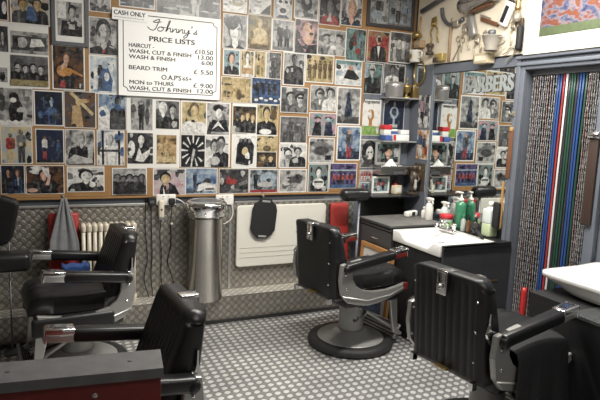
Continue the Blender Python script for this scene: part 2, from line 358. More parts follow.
def fig_polys(f):
    """printed shapes of one figure, as (polygon, tone)"""
    def el(u, v, a, b, n=12): return [(u+a*math.cos(2*PI*i/n), v+b*math.sin(2*PI*i/n)) for i in range(n)]
    k = f[0]
    if k == 'r': return [([(f[1], f[2]), (f[3], f[2]), (f[3], f[4]), (f[1], f[4])], f[5])]
    if k == 'e': return [(el(*f[1:5]), f[5])]
    if k == 'p': return [(list(f[2]), f[1])]
    if k == 'b':
        _, u, v, r, hair, skin, body, wd = f; ry = r*1.18; sh = v-ry*1.25; hw = r*wd
        bodyp = [(u-r*.4, v-ry*.7), (u-r*.55, sh), (u-hw*.8, sh-r*.35), (u-hw, sh-r*1.2), (u-hw*1.1, -.1), (u+hw*1.1, -.1), (u+hw, sh-r*1.2), (u+hw*.8, sh-r*.35), (u+r*.55, sh), (u+r*.4, v-ry*.7)]
        return [(bodyp, body), ([(u-r*.4, v-ry*.5), (u-r*.42, sh-r*.05), (u, sh-r*.5), (u+r*.42, sh-r*.05), (u+r*.4, v-ry*.5)], skin), (el(u, v+ry*.18, r*1.08, ry*1.05), hair), (el(u+r*.06, v-ry*.12, r*.82, ry*.86), skin), ([(u+r*.86*math.cos(t)+r*.04, v-ry*.12+ry*.84*math.sin(t)) for t in [-1.5+.3*i for i in range(11)]]+[(u+r*.42, v+ry*.2), (u+r*.36, v-ry*.4)], SHADE[skin]), ([(u-hw*.55, sh-r*.6), (u-hw*.35, sh-r*.5), (u-hw*.2, -.1), (u-hw*.4, -.1)], SHADE[body]), ([(u+hw*.5, sh-r*.7), (u+hw*.62, sh-r*.8), (u+hw*.5, -.1), (u+hw*.3, -.1)], SHADE[body]),
                ([(u-r*.5, v+ry*.12), (u-r*.1, v+ry*.10), (u-r*.15, v-ry*.02), (u-r*.45, v)], SHADE[skin]), ([(u+r*.2, v+ry*.10), (u+r*.6, v+ry*.12), (u+r*.55, v), (u+r*.25, v-ry*.02)], SHADE[skin]), ([(u-r*.38, v+ry*.06), (u-r*.2, v+ry*.06), (u-r*.2, v+ry*.01), (u-r*.38, v+ry*.01)], hair), ([(u+r*.3, v+ry*.06), (u+r*.48, v+ry*.06), (u+r*.48, v+ry*.01), (u+r*.3, v+ry*.01)], hair), ([(u-r*.12, v-ry*.53), (u+r*.24, v-ry*.53), (u+r*.2, v-ry*.6), (u-r*.1, v-ry*.6)], SHADE[skin])]
    if k == 'f':
        _, u, v0, v1, wd, head, top, leg = f; H = v1-v0; hr = H*.075; hip = v0+H*.48; sh = v1-H*.17
        return [([(u-wd*.36, hip), (u-wd*.34, v0), (u-wd*.06, v0), (u, hip-H*.06), (u+wd*.06, v0), (u+wd*.34, v0), (u+wd*.36, hip)], leg),
                ([(u-wd*.36, hip-H*.02), (u-wd*.5, hip+H*.02), (u-wd*.5, sh-H*.02), (u-wd*.2, sh+H*.02), (u+wd*.2, sh+H*.02), (u+wd*.5, sh-H*.02), (u+wd*.5, hip+H*.02), (u+wd*.36, hip-H*.02)], top),
                ([(u+wd*.1, hip), (u+wd*.18, sh-H*.03), (u+wd*.4, sh-H*.05), (u+wd*.38, hip)], SHADE[top]), (el(u, v1-hr, min(hr*1.1, wd*.3), hr), head), (el(u-wd*.03, v1-hr*.7, min(hr*1.1, wd*.3), hr*.75), SHADE[head])]
def clutter(bg, n, seedv):
    """background shapes of a print: soft random patches in its own tones"""
    rnd = random.Random(seedv); out = []
    for i in range(n):
        u, v, a, c = rnd.random(), rnd.random(), rnd.uniform(.05, .22), rnd.uniform(.04, .2)
        ch = rnd.choice(bg if bg[0] == bg[1] else bg+('dgl' if set(bg) <= set('kdglw') else bg+'dk'))
        k = rnd.randint(5, 8); ph = rnd.random()*6
        out.append(('p', ch, tuple((u+a*rnd.uniform(.5, 1)*math.cos(ph+2*PI*j/k), v+c*rnd.uniform(.5, 1)*math.sin(ph+2*PI*j/k)) for j in range(k))))
    return out
SHADE = dict(k='d', d='g', g='d', l='g', w='l', s='a', t='b', n='v', v='n', c='v', r='b', p='m', f='b', q='f', o='b', y='e', e='n', h='t', m='n', b='t', a='h')
def print_image(mb, x0, z0, x1, z1, y, bg, figs):
    """the picture side of a print: faces a hair in front of each other, all in the print's own mesh"""
    mb.add([(x0, y, z0), (x1, y, z0), (x1, y, z1), (x0, y, z1)], [(0, 1, 2, 3)], ground_mat(bg)); n = 0
    sd = int(abs(x0*7919+z0*104729+len(figs)*31+ord(bg[0])*17+ord(bg[1]))*10) % 9973
    for f in clutter(bg, 14, sd) + list(figs) + clutter(bg, 2, sd+1)[:2 if len(figs) > 1 else 0]:
        for poly, t in fig_polys(f):
            poly = clip01(poly)
            if len(poly) < 3: continue
            n += 1; yy = y-.00009*n
            mb.add([(x0+u*(x1-x0), yy, z0+v*(z1-z0)) for u, v in poly], [tuple(range(len(poly)))], tone(t))
def round_rect(x0, z0, x1, z1, r, n=4):
    if r <= 0: return [(x0, z0), (x1, z0), (x1, z1), (x0, z1)]
    out = []
    for cx, cz, a in ((x1-r, z0+r, -PI/2), (x1-r, z1-r, 0), (x0+r, z1-r, PI/2), (x0+r, z0+r, PI)):
        for i in range(n+1): t = a+PI/2*i/n; out.append((cx+r*math.cos(t), cz+r*math.sin(t)))
    return out
_placed = []
def level(rc):
    x0, z0, x1, z1 = rc; lv = 0
    for (a, b, c, d), l in _placed:
        if x0 < c and a < x1 and z0 < d and b < z1: lv = max(lv, l+1)
    _placed.append((rc, lv)); return lv
# name, label, (x0, z0, x1, z1) on the back wall in metres, white border, corner radius, tones, figures
PHOTOS = [
('photograph', 'dark navy photograph cut by the left edge of the picture, in the top row', (-0.249, 2.164, -0.169, 2.339), 0.004, 0, 'nk', [('e', 0.75, 0.45, 0.2, 0.25, 'w'), ('r', 0.1, 0, 0.9, 0.2, 'k')]),
('photograph', 'white-bordered photograph of two people leaning in around a blue shirt, top left', (-0.157, 2.151, 0.08, 2.36), 0.008, 0, 'la', [('b', 0.3, 0.62, 0.13, 'b', 'a', 'd', 2.2), ('b', 0.68, 0.66, 0.13, 'k', 'a', 'k', 2.2), ('p', 'v', ((0.36, 0.1), (0.42, 0.55), (0.6, 0.58), (0.68, 0.1)))]),
('photograph', 'grey photograph tucked in the top row just left of the CASH ONLY card', (0.324, 2.282, 0.467, 2.428), 0.004, 0, 'gl', [('b', 0.5, 0.55, 0.2, 'd', 'l', 'd', 2.2)]),
('photograph', 'dark photograph with a pale blue foot, hidden behind the top of the price board', (0.521, 2.337, 0.77, 2.446), 0.008, 0, 'kn', [('r', 0, 0, 1, 0.25, 'c'), ('b', 0.5, 0.7, 0.15, 'k', 'g', 'd', 2.2)]),
('photograph', 'wide dark grey photograph of a standing figure in a pale coat above the price board', (0.777, 2.32, 1.252, 2.52), 0.003, 0, 'dg', [('f', 0.6, 0.0, 0.95, 0.16, 'g', 'l', 'l'), ('r', 0.1, 0, 0.3, 0.5, 'g'), ('e', 0.85, 0.5, 0.1, 0.3, 'k')]),
('photograph', 'shiny pale photograph with two light bands, top row right of the price board', (1.268, 2.387, 1.461, 2.536), 0.004, 0, 'wl', [('e', 0.6, 0.5, 0.25, 0.2, 'h'), ('r', 0, 0.15, 1, 0.3, 'w')]),
('photograph', 'pale photograph with a black lower corner in the top row', (1.473, 2.395, 1.658, 2.561), 0.003, 0, 'lw', [('p', 'k', ((0.5, 0), (1, 0), (1, 0.5), (0.8, 0.35))), ('r', 0, 0.3, 0.6, 0.45, 'l')]),
('photograph', 'blue-white close-up of a face with a wide open mouth, top row', (1.679, 2.382, 1.836, 2.6), 0.004, 0, 'cl', [('e', 0.5, 0.5, 0.38, 0.4, 'w'), ('e', 0.5, 0.28, 0.2, 0.1, 'k'), ('e', 0.33, 0.6, 0.1, 0.06, 'd'), ('e', 0.68, 0.6, 0.1, 0.06, 'd'), ('p', 'n', ((0.1, 0.0), (0.3, 0.12), (0.7, 0.12), (0.9, 0)))]),
('photograph', 'white-bordered grey photograph of a crouching figure, top row beside the open-mouthed face', (1.853, 2.4, 2.069, 2.626), 0.008, 0, 'lg', [('e', 0.5, 0.55, 0.25, 0.28, 'k'), ('e', 0.52, 0.62, 0.1, 0.1, 'l'), ('r', 0.2, 0.05, 0.8, 0.2, 'd')]),
('photograph', 'dark photograph with a red and black figure, top row, second from the dark double frame', (2.075, 2.376, 2.272, 2.637), 0.005, 0, 'dk', [('b', 0.5, 0.6, 0.2, 'k', 'g', 'r', 2.2), ('p', 'l', ((0.35, 0.1), (0.5, 0.4), (0.6, 0.1))), ('r', 0, 0.8, 1, 1, 'g')]),
('photograph', 'colour portrait of a smiling white-haired man, top row beside the dark double frame', (2.276, 2.392, 2.475, 2.663), 0.003, 0, 'nl', [('b', 0.5, 0.55, 0.28, 'w', 'q', 'n', 2.2)]),
('photograph', 'colour photograph of a guitarist in black playing an orange guitar, white border', (0.084, 1.742, 0.292, 2.04), 0.008, 0, 'kb', [('b', 0.42, 0.72, 0.11, 'b', 'q', 'k', 2.2), ('e', 0.3, 0.42, 0.2, 0.14, 'o'), ('e', 0.48, 0.4, 0.12, 0.1, 'o'), ('p', 'o', ((0.5, 0.42), (0.96, 0.3), (0.97, 0.34), (0.52, 0.5))), ('p', 'q', ((0.2, 0.5), (0.4, 0.66), (0.45, 0.6), (0.28, 0.44))), ('e', 0.3, 0.1, 0.1, 0.09, 'r'), ('r', 0.85, 0.04, 0.95, 0.14, 'w')]),
('photograph', 'grey portrait of a dark-haired head bowed towards the left, beside the CASH ONLY card', (0.321, 1.995, 0.512, 2.248), 0.004, 0, 'dl', [('b', 0.5, 0.62, 0.26, 'k', 'l', 'k', 2.6), ('e', 0.42, 0.5, 0.16, 0.2, 'l'), ('e', 0.5, 0.08, 0.06, 0.05, 'r')]),
('photograph', 'blue-white print of a hooded figure crouching with gear, left of the price board', (0.318, 1.728, 0.51, 1.992), 0.008, 0, 'wc', [('p', 'v', ((0.25, 0.05), (0.35, 0.5), (0.5, 0.72), (0.65, 0.75), (0.85, 0.35), (0.8, 0.05))), ('e', 0.55, 0.78, 0.12, 0.12, 'c'), ('r', 0.3, 0.1, 0.45, 0.4, 'd'), ('e', 0.62, 0.45, 0.1, 0.12, 'w')]),
('photograph', 'grainy portrait of a dark-haired face in a black polo neck, right of the price board', (1.272, 2.119, 1.467, 2.376), 0.003, 0, 'lg', [('b', 0.5, 0.55, 0.3, 'k', 'w', 'k', 1.8), ('e', 0.35, 0.75, 0.3, 0.2, 'k')]),
('photograph', 'sepia photograph of a figure in a loose tan shirt, right of the price board', (1.467, 2.128, 1.669, 2.392), 0.004, 0, 'ht', [('b', 0.5, 0.8, 0.13, 't', 's', 'a', 2.6), ('e', 0.5, 0.4, 0.32, 0.25, 's'), ('r', 0.1, 0, 0.9, 0.15, 't')]),
('photograph', 'white-bordered grey photograph of two dark figures standing close', (1.67, 2.134, 1.863, 2.378), 0.008, 0, 'lg', [('f', 0.35, 0.1, 0.9, 0.3, 'l', 'k', 'k'), ('f', 0.68, 0.05, 0.85, 0.32, 'g', 'd', 'k'), ('r', 0, 0, 1, 0.12, 'g')]),
('photograph', 'pink-tinted close-up of a shaven head looking sideways', (1.867, 2.131, 2.072, 2.4), 0.003, 0, 'pd', [('e', 0.58, 0.6, 0.28, 0.34, 'q'), ('p', 'd', ((0.0, 0.0), (0.0, 0.5), (0.3, 0.2), (0.5, 0))), ('e', 0.72, 0.6, 0.1, 0.05, 'k'), ('p', 'k', ((0.45, 0), (0.6, 0.25), (1, 0.3), (1, 0)))]),
('photograph', 'grey photograph of two people face to face above an orange strip of board', (2.074, 2.138, 2.334, 2.346), 0.003, 0, 'gl', [('b', 0.3, 0.6, 0.17, 'd', 'l', 'g', 2.2), ('b', 0.75, 0.62, 0.17, 'k', 'l', 'l', 2.2), ('e', 0.55, 0.3, 0.1, 0.1, 'w')]),
('photograph', 'teal and red crowded comic-style print beside the tuxedo portrait', (2.335, 2.112, 2.528, 2.376), 0.003, 0, 'ed', [('f', 0.4, 0.1, 0.9, 0.3, 'r', 'r', 'e'), ('f', 0.7, 0.05, 0.8, 0.28, 'c', 'e', 'd'), ('e', 0.25, 0.5, 0.12, 0.2, 'k'), ('e', 0.6, 0.3, 0.14, 0.1, 'r')]),
('photograph', 'colour portrait of a grey-haired man in a black dinner jacket before a red chair', (2.544, 2.117, 2.765, 2.378), 0.003, 0, 'rh', [('r', 0.05, 0.45, 0.95, 0.8, 'r'), ('b', 0.5, 0.75, 0.15, 'g', 'q', 'k', 2.4), ('p', 'w', ((0.42, 0.55), (0.58, 0.55), (0.52, 0.12))), ('r', 0.42, 0.52, 0.58, 0.57, 'k')]),
('photograph', 'grey photograph of four people standing in white, next to the tuxedo portrait', (2.77, 2.13, 2.994, 2.392), 0.008, 0, 'dg', [('f', 0.2, 0.1, 0.85, 0.2, 'd', 'w', 'l'), ('f', 0.42, 0.08, 0.88, 0.2, 'k', 'w', 'g'), ('f', 0.64, 0.1, 0.85, 0.2, 'd', 'w', 'l'), ('f', 0.85, 0.1, 0.8, 0.18, 'k', 'l', 'g')]),
('photograph', 'small colour portrait of a man in dark suit and tie, right of the price figures', (1.277, 1.918, 1.416, 2.116), 0.008, 0, 'ec', [('b', 0.5, 0.66, 0.2, 'k', 'q', 'k', 2.4), ('p', 'w', ((0.42, 0.42), (0.6, 0.42), (0.52, 0.15)))]),
('photograph', 'small sepia print of a pale figure behind a table, beside the suit and tie portrait', (1.421, 1.915, 1.527, 2.116), 0.003, 0, 'hs', [('b', 0.5, 0.75, 0.2, 't', 'w', 'w', 2.2), ('r', 0, 0.1, 1, 0.35, 'a')]),
('photograph', 'narrow golden sepia print of two standing figures', (1.529, 1.915, 1.627, 2.121), 0.003, 0, 'sh', [('f', 0.35, 0.1, 0.9, 0.35, 't', 's', 't'), ('f', 0.72, 0.05, 0.85, 0.3, 't', 'a', 'h')]),
('photograph', 'narrow grey photograph of a tall standing figure next to the golden sepia print', (1.629, 1.911, 1.759, 2.123), 0.003, 0, 'gd', [('f', 0.5, 0.0, 0.95, 0.4, 'l', 'd', 'd'), ('r', 0, 0, 0.2, 1, 'l')]),
('photograph', 'white-bordered grey photograph of a muscular dark figure in a vest', (1.773, 1.874, 1.967, 2.134), 0.008, 0, 'lg', [('b', 0.5, 0.8, 0.13, 'k', 'd', 'k', 3.4), ('p', 'd', ((0.05, 0.2), (0.3, 0.55), (0.4, 0.1))), ('p', 'd', ((0.95, 0.2), (0.7, 0.55), (0.6, 0.1)))]),
('photograph', 'olive-brown photograph of a row of five standing figures', (1.971, 1.909, 2.232, 2.137), 0.008, 0, 'hs', [('f', 0.12, 0.12, 0.82, 0.15, 't', 't', 't'), ('f', 0.31, 0.12, 0.82, 0.15, 't', 't', 't'), ('f', 0.5, 0.12, 0.82, 0.15, 't', 't', 't'), ('f', 0.69, 0.12, 0.82, 0.15, 't', 't', 't'), ('f', 0.88, 0.12, 0.82, 0.15, 't', 't', 't')]),
('photograph', 'blue-grey photograph of a figure in black sitting on a pale car', (2.244, 1.905, 2.503, 2.114), 0.008, 0, 'cw', [('r', 0.05, 0.1, 0.95, 0.35, 'w'), ('p', 'k', ((0.3, 0.25), (0.45, 0.65), (0.7, 0.6), (0.95, 0.3), (0.8, 0.2))), ('e', 0.58, 0.72, 0.1, 0.12, 'f'), ('r', 0, 0.85, 1, 1, 'e')]),
('photograph', 'teal poster of a pale-headed man in dark glasses and long black coat', (2.511, 1.847, 2.717, 2.108), 0.003, 0, 'ed', [('r', 0.1, 0.2, 0.3, 1, 'c'), ('b', 0.5, 0.78, 0.15, 'l', 'l', 'k', 3), ('r', 0.38, 0.77, 0.62, 0.83, 'k'), ('p', 'k', ((0.05, 0), (0.3, 0.5), (0.7, 0.5), (0.98, 0)))]),
('photograph', 'grey photograph of a person in a white vest, behind the aluminium pot', (2.728, 1.868, 2.957, 2.117), 0.003, 0, 'dg', [('b', 0.4, 0.8, 0.13, 'k', 'g', 'w', 2.6), ('r', 0.7, 0.1, 0.95, 0.95, 'k')]),
('photograph', 'pale sepia print of bare trees and figures under the suit and tie portrait', (1.265, 1.712, 1.508, 1.909), 0.003, 0, 'hs', [('r', 0.15, 0.2, 0.2, 0.95, 'a'), ('r', 0.31, 0.2, 0.36, 0.95, 'a'), ('r', 0.47, 0.2, 0.52, 0.95, 'a'), ('r', 0.63, 0.2, 0.68, 0.95, 'a'), ('r', 0.79, 0.2, 0.84, 0.95, 'a'), ('r', 0, 0.0, 1, 0.2, 's'), ('e', 0.6, 0.3, 0.1, 0.2, 't')]),
('photograph', 'blue photograph of a band on a stage over scattered white shapes', (1.512, 1.712, 1.762, 1.918), 0.003, 0, 'nv', [('f', 0.2, 0.35, 0.9, 0.13, 'c', 'k', 'k'), ('f', 0.4, 0.35, 0.9, 0.13, 'c', 'k', 'k'), ('f', 0.6, 0.35, 0.9, 0.13, 'c', 'k', 'k'), ('f', 0.8, 0.35, 0.9, 0.13, 'c', 'k', 'k'), ('e', 0.15, 0.14, 0.07, 0.05, 'w'), ('e', 0.32, 0.21, 0.07, 0.05, 'w'), ('e', 0.49, 0.14, 0.07, 0.05, 'w'), ('e', 0.66, 0.21, 0.07, 0.05, 'w'), ('e', 0.83, 0.14, 0.07, 0.05, 'w'), ('e', 1.0, 0.21, 0.07, 0.05, 'w')]),
('photograph', 'grey photograph of two faces, one in sunglasses, with a curled white border', (1.76, 1.655, 2.005, 1.863), 0.006, 0, 'dg', [('b', 0.35, 0.6, 0.17, 'k', 'l', 'd', 2.2), ('b', 0.72, 0.55, 0.18, 'k', 'l', 'g', 2.2), ('r', 0.62, 0.56, 0.84, 0.63, 'k')]),
('photograph', 'grey photograph of two young men, the left one in a v-neck jumper', (2.027, 1.682, 2.269, 1.891), 0.005, 0, 'lg', [('b', 0.35, 0.66, 0.18, 'k', 'l', 'g', 2.4), ('b', 0.78, 0.72, 0.16, 'k', 'l', 'w', 2), ('p', 'w', ((0.28, 0.42), (0.42, 0.42), (0.35, 0.2)))]),
('photograph', 'white-bordered poster of a tall dark silhouette against a grey sky', (2.274, 1.574, 2.511, 1.893), 0.012, 0, 'lg', [('p', 'n', ((0.3, 0.1), (0.36, 0.5), (0.4, 0.7), (0.48, 0.8), (0.56, 0.7), (0.62, 0.5), (0.72, 0.1))), ('e', 0.48, 0.83, 0.08, 0.07, 'n'), ('r', 0, 0, 1, 0.2, 'd')]),
('photograph', 'black and white photograph of a bent dark figure over white stones, far left', (-0.253, 1.489, -0.039, 1.739), 0.003, 0, 'lg', [('p', 'k', ((0.35, 0.1), (0.3, 0.45), (0.42, 0.7), (0.6, 0.75), (0.75, 0.45), (0.7, 0.1))), ('e', 0.47, 0.78, 0.14, 0.12, 'k'), ('e', 0.45, 0.68, 0.09, 0.07, 'w'), ('r', 0, 0, 1, 0.1, 'w'), ('e', 0.12, 0.6, 0.1, 0.25, 'd'), ('e', 0.1, 0.08, 0.07, 0.06, 'w'), ('e', 0.3, 0.08, 0.07, 0.06, 'w'), ('e', 0.5, 0.08, 0.07, 0.06, 'w'), ('e', 0.7, 0.08, 0.07, 0.06, 'w'), ('e', 0.9, 0.08, 0.07, 0.06, 'w')]),
('photograph', 'navy photograph of a musician under blue stage light with white border', (-0.035, 1.493, 0.151, 1.732), 0.008, 0, 'nk', [('b', 0.6, 0.75, 0.11, 'k', 'c', 'n', 2.6), ('p', 'v', ((0.25, 0.3), (0.55, 0.55), (0.8, 0.45), (0.6, 0.3))), ('r', 0.3, 0.5, 0.34, 0.85, 'v'), ('e', 0.2, 0.3, 0.1, 0.12, 'v')]),
('photograph', 'brown photograph of a figure carrying a pale beam over the shoulder', (0.153, 1.485, 0.361, 1.738), 0.003, 0, 'bd', [('p', 'a', ((0.2, 0), (0.25, 0.6), (0.5, 0.65), (0.6, 0.0))), ('e', 0.45, 0.72, 0.1, 0.1, 's'), ('p', 's', ((0.15, 0.95), (0.25, 1), (0.95, 0.4), (0.88, 0.34))), ('e', 0.62, 0.75, 0.18, 0.06, 'a')]),
('photograph', 'blue-sky photograph of a dark-clad figure beside a white splash', (0.374, 1.478, 0.567, 1.731), 0.003, 0, 'cv', [('p', 'w', ((0, 0), (0, 0.6), (0.25, 0.7), (0.45, 0.4), (0.4, 0))), ('b', 0.7, 0.8, 0.11, 'k', 'd', 'k', 2.6), ('r', 0.45, 0, 0.95, 0.4, 'd')]),
('photograph', 'colour photograph of two people in red and grey tops against a pale sky', (-0.24, 1.233, -0.049, 1.487), 0.003, 0, 'cs', [('f', 0.3, 0.02, 0.82, 0.3, 'd', 'r', 's'), ('f', 0.66, 0.02, 0.92, 0.32, 'd', 'g', 'd')]),
('photograph', 'navy photograph of a small figure in white shirt and red trousers', (-0.03, 1.237, 0.15, 1.473), 0.006, 0, 'nn', [('f', 0.3, 0.1, 0.82, 0.2, 'f', 'w', 'r'), ('f', 0.8, 0.1, 0.7, 0.14, 'd', 'v', 'n'), ('r', 0, 0, 1, 0.08, 'k')]),
('photograph', 'grey photograph of a bald man with folded arms in a dark waistcoat', (0.155, 1.223, 0.35, 1.475), 0.003, 0, 'dl', [('b', 0.55, 0.78, 0.16, 'l', 'l', 'k', 2.8), ('p', 'l', ((0.05, 0.15), (0.3, 0.3), (0.75, 0.2), (0.9, 0.35), (0.95, 0.05), (0.1, 0.02))), ('p', 'l', ((0.75, 0.6), (0.95, 0.5), (0.95, 0.2), (0.8, 0.2)))]),
('photograph', 'pale blue photograph of a bare-chested man gripping an exercise bar', (0.364, 1.224, 0.552, 1.477), 0.003, 0, 'vw', [('b', 0.5, 0.78, 0.13, 'w', 'l', 'w', 3.2), ('r', 0, 0.38, 1, 0.45, 'd'), ('r', 0.16, 0, 0.24, 1, 'k'), ('r', 0.78, 0, 0.86, 1, 'k')]),
('photograph', 'dark photograph of two men in leather jacket and shirt, bottom row far left', (-0.247, 1.029, -0.101, 1.226), 0.003, 0, 'kn', [('b', 0.3, 0.76, 0.11, 'k', 'f', 'k', 2.8), ('b', 0.72, 0.72, 0.11, 'b', 'f', 'n', 2.6), ('r', 0.7, 0.3, 0.76, 0.55, 'c'), ('r', 0.28, 0, 0.5, 0.2, 'n')]),
('photograph', 'dark photograph of a man in an open black shirt resting on his arm, bottom row', (-0.095, 1.025, 0.146, 1.224), 0.003, 0, 'kb', [('e', 0.3, 0.85, 0.25, 0.15, 'w'), ('b', 0.46, 0.7, 0.13, 'k', 'q', 'k', 2.8), ('p', 'q', ((0.5, 0.3), (0.6, 0.7), (0.66, 0.66), (0.6, 0.3))), ('e', 0.15, 0.12, 0.14, 0.08, 'q'), ('p', 'w', ((0.4, 0.9), (0.6, 0.95), (0.62, 0.5), (0.55, 0.6)))]),
('photograph', 'grey photograph of a young man with a telephone handset, bottom row', (0.163, 1.034, 0.413, 1.216), 0.006, 0, 'lw', [('b', 0.5, 0.66, 0.19, 'k', 'w', 'k', 2.6), ('p', 'k', ((0.62, 0.3), (0.7, 0.55), (0.78, 0.5), (0.72, 0.1))), ('e', 0.68, 0.28, 0.09, 0.12, 'w')]),
('photograph', 'white-bordered grey photograph of a dense crowd in dark coats, bottom row', (0.464, 1.008, 0.711, 1.207), 0.006, 0, 'lg', [('b', 0.14, 0.66, 0.1, 'k', 'g', 'k', 2.6), ('b', 0.32, 0.6, 0.1, 'k', 'g', 'k', 2.6), ('b', 0.5, 0.66, 0.1, 'k', 'g', 'k', 2.6), ('b', 0.68, 0.6, 0.1, 'k', 'g', 'k', 2.6), ('b', 0.86, 0.66, 0.1, 'k', 'g', 'k', 2.6), ('r', 0.1, 0, 0.9, 0.35, 'k')]),
('photograph', 'grey photograph of a smiling man in a black jacket, bottom row above the left socket', (0.755, 0.995, 1.003, 1.202), 0.007, 0, 'lp', [('r', 0.1, 0.75, 0.42, 1, 'd'), ('b', 0.36, 0.66, 0.17, 'k', 's', 'k', 1), ('p', 'k', ((0.2, 0), (0.3, 0.3), (0.48, 0.5), (0.68, 0.35), (0.82, 0))), ('p', 'w', ((0.3, 0.35), (0.36, 0.0), (0.3, 0)))]),
('photograph', 'blue-tinted photograph of a figure standing by a pale car, bottom row', (0.999, 1.003, 1.25, 1.205), 0.003, 0, 'cv', [('f', 0.28, 0.15, 0.88, 0.13, 'd', 'n', 'n'), ('p', 'w', ((0.35, 0.1), (0.4, 0.35), (0.6, 0.45), (0.95, 0.35), (0.98, 0.1))), ('r', 0.62, 0.14, 0.9, 0.22, 'd')]),
('photograph', 'dark photograph of a red motorcycle and rider, bottom row', (1.263, 1.001, 1.511, 1.201), 0.003, 0, 'kd', [('p', 'r', ((0.2, 0.45), (0.3, 0.75), (0.4, 0.6), (0.62, 0.55), (0.55, 0.35), (0.3, 0.38))), ('e', 0.25, 0.25, 0.1, 0.13, 'd'), ('e', 0.6, 0.25, 0.1, 0.13, 'd'), ('p', 'g', ((0.65, 0.4), (0.95, 0.55), (0.98, 0.4), (0.7, 0.3))), ('e', 0.55, 0.12, 0.2, 0.06, 'g')]),
('photograph', 'smoky blue photograph of a street scene with red foreground, bottom row', (1.515, 1.001, 1.765, 1.197), 0.006, 0, 'dc', [('e', 0.65, 0.6, 0.3, 0.3, 'c'), ('f', 0.2, 0.15, 0.9, 0.15, 'd', 'k', 'k'), ('r', 0, 0, 1, 0.12, 'r'), ('e', 0.55, 0.35, 0.3, 0.12, 'l')]),
('photograph', 'white-bordered grey photograph of dark swooping shapes, bottom row middle', (1.771, 0.992, 2.023, 1.197), 0.009, 0, 'lg', [('p', 'd', ((0.1, 0.2), (0.3, 0.5), (0.6, 0.8), (0.9, 0.75), (0.8, 0.4), (0.5, 0.45), (0.2, 0.15))), ('e', 0.7, 0.7, 0.12, 0.12, 'k'), ('r', 0.0, -0.2, 1, 0.06, 'w')]),
('photograph', 'green-grey poster of a seated dark figure over a white lettered shield, bottom row', (2.034, 0.996, 2.233, 1.242), 0.007, 0, 'eg', [('b', 0.5, 0.7, 0.16, 'k', 'w', 'k', 2.4), ('e', 0.5, 0.3, 0.3, 0.2, 'w'), ('r', 0.28, 0.32, 0.72, 0.4, 'd'), ('e', 0.15, 0.5, 0.1, 0.1, 'k'), ('e', 0.85, 0.5, 0.1, 0.1, 'k'), ('e', 0.2, 0.15, 0.12, 0.1, 'k'), ('e', 0.8, 0.12, 0.12, 0.1, 'l')]),
('photograph', 'purple photograph of a lit stage crowd in the bottom row at the right end', (2.238, 1.027, 2.508, 1.248), 0.006, 0, 'mn', [('f', 0.15, 0.1, 0.6, 0.12, 'p', 'r', 'n'), ('f', 0.32, 0.1, 0.6, 0.12, 'p', 'r', 'n'), ('f', 0.49, 0.1, 0.6, 0.12, 'p', 'r', 'n'), ('f', 0.66, 0.1, 0.6, 0.12, 'p', 'r', 'n'), ('f', 0.83, 0.1, 0.6, 0.12, 'p', 'r', 'n'), ('r', 0, 0.7, 1, 0.76, 'c'), ('r', 0, 0, 1, 0.14, 'v')]),
('photograph', 'grey photograph of a cluster of standing people above the smiling couple print', (1.765, 1.411, 2.01, 1.627), 0.003, 0, 'gd', [('f', 0.2, 0.02, 0.85, 0.26, 'l', 'g', 'd'), ('f', 0.42, 0.0, 0.92, 0.26, 'd', 'd', 'd'), ('f', 0.66, 0.02, 0.78, 0.24, 'l', 'd', 'g'), ('f', 0.86, 0.02, 0.8, 0.2, 'g', 'g', 'd')]),
('photograph', 'pink and teal photograph of two figures in brimmed hats', (2.021, 1.47, 2.282, 1.668), 0.006, 0, 'pe', [('p', 'k', ((0.1, 0), (0.2, 0.6), (0.3, 0.7), (0.42, 0.6), (0.45, 0))), ('e', 0.3, 0.78, 0.14, 0.06, 'k'), ('p', 'n', ((0.55, 0), (0.6, 0.6), (0.7, 0.7), (0.82, 0.6), (0.9, 0))), ('e', 0.7, 0.8, 0.14, 0.06, 'k'), ('e', 0.3, 0.7, 0.08, 0.1, 'p'), ('e', 0.7, 0.72, 0.08, 0.1, 'c')]),
('photograph', 'white-bordered grey photograph of a couple facing each other, rounded corners', (1.765, 1.205, 2.016, 1.41), 0.009, 0.012, 'lw', [('b', 0.3, 0.6, 0.15, 'k', 'w', 'l', 2), ('b', 0.68, 0.68, 0.14, 'k', 'l', 'k', 2.2)]),
('photograph', 'white-bordered hazy grey photograph of trees, above the shield poster', (2.029, 1.246, 2.274, 1.46), 0.008, 0.012, 'lg', [('e', 0.45, 0.6, 0.42, 0.3, 'g'), ('e', 0.5, 0.5, 0.3, 0.2, 'd'), ('r', 0.65, 0.1, 0.9, 0.3, 'k'), ('r', 0, 0, 1, 0.1, 'l')]),
('photograph', 'rounded white-bordered poster of a standing figure against a bright blue sky', (2.294, 1.269, 2.533, 1.567), 0.012, 0.015, 'vc', [('r', 0.0, 0.0, 1, 0.25, 'n'), ('f', 0.5, 0.05, 0.92, 0.3, 'q', 'd', 'r')]),
('poster', 'cream programme poster with a gold trophy and green foot', (2.519, 1.489, 2.724, 1.798), 0.002, 0, 'ww', [('r', 0, 0, 1, 0.26, 'y'), ('p', 'o', ((0.4, 0.26), (0.42, 0.4), (0.34, 0.52), (0.36, 0.66), (0.64, 0.66), (0.66, 0.52), (0.57, 0.4), (0.6, 0.26))), ('e', 0.5, 0.64, 0.17, 0.1, 'o'), ('e', 0.45, 0.64, 0.06, 0.05, 's')]),
('poster', 'dark blue poster of a silver cup behind the paper boxes', (2.754, 1.518, 2.973, 1.81), 0.002, 0, 'nn', [('e', 0.5, 0.62, 0.22, 0.2, 'c'), ('e', 0.5, 0.64, 0.12, 0.12, 'n'), ('r', 0.45, 0.25, 0.55, 0.5, 'c'), ('r', 0.3, 0.15, 0.7, 0.25, 'l'), ('e', 0.5, 0.88, 0.06, 0.08, 'l')]),
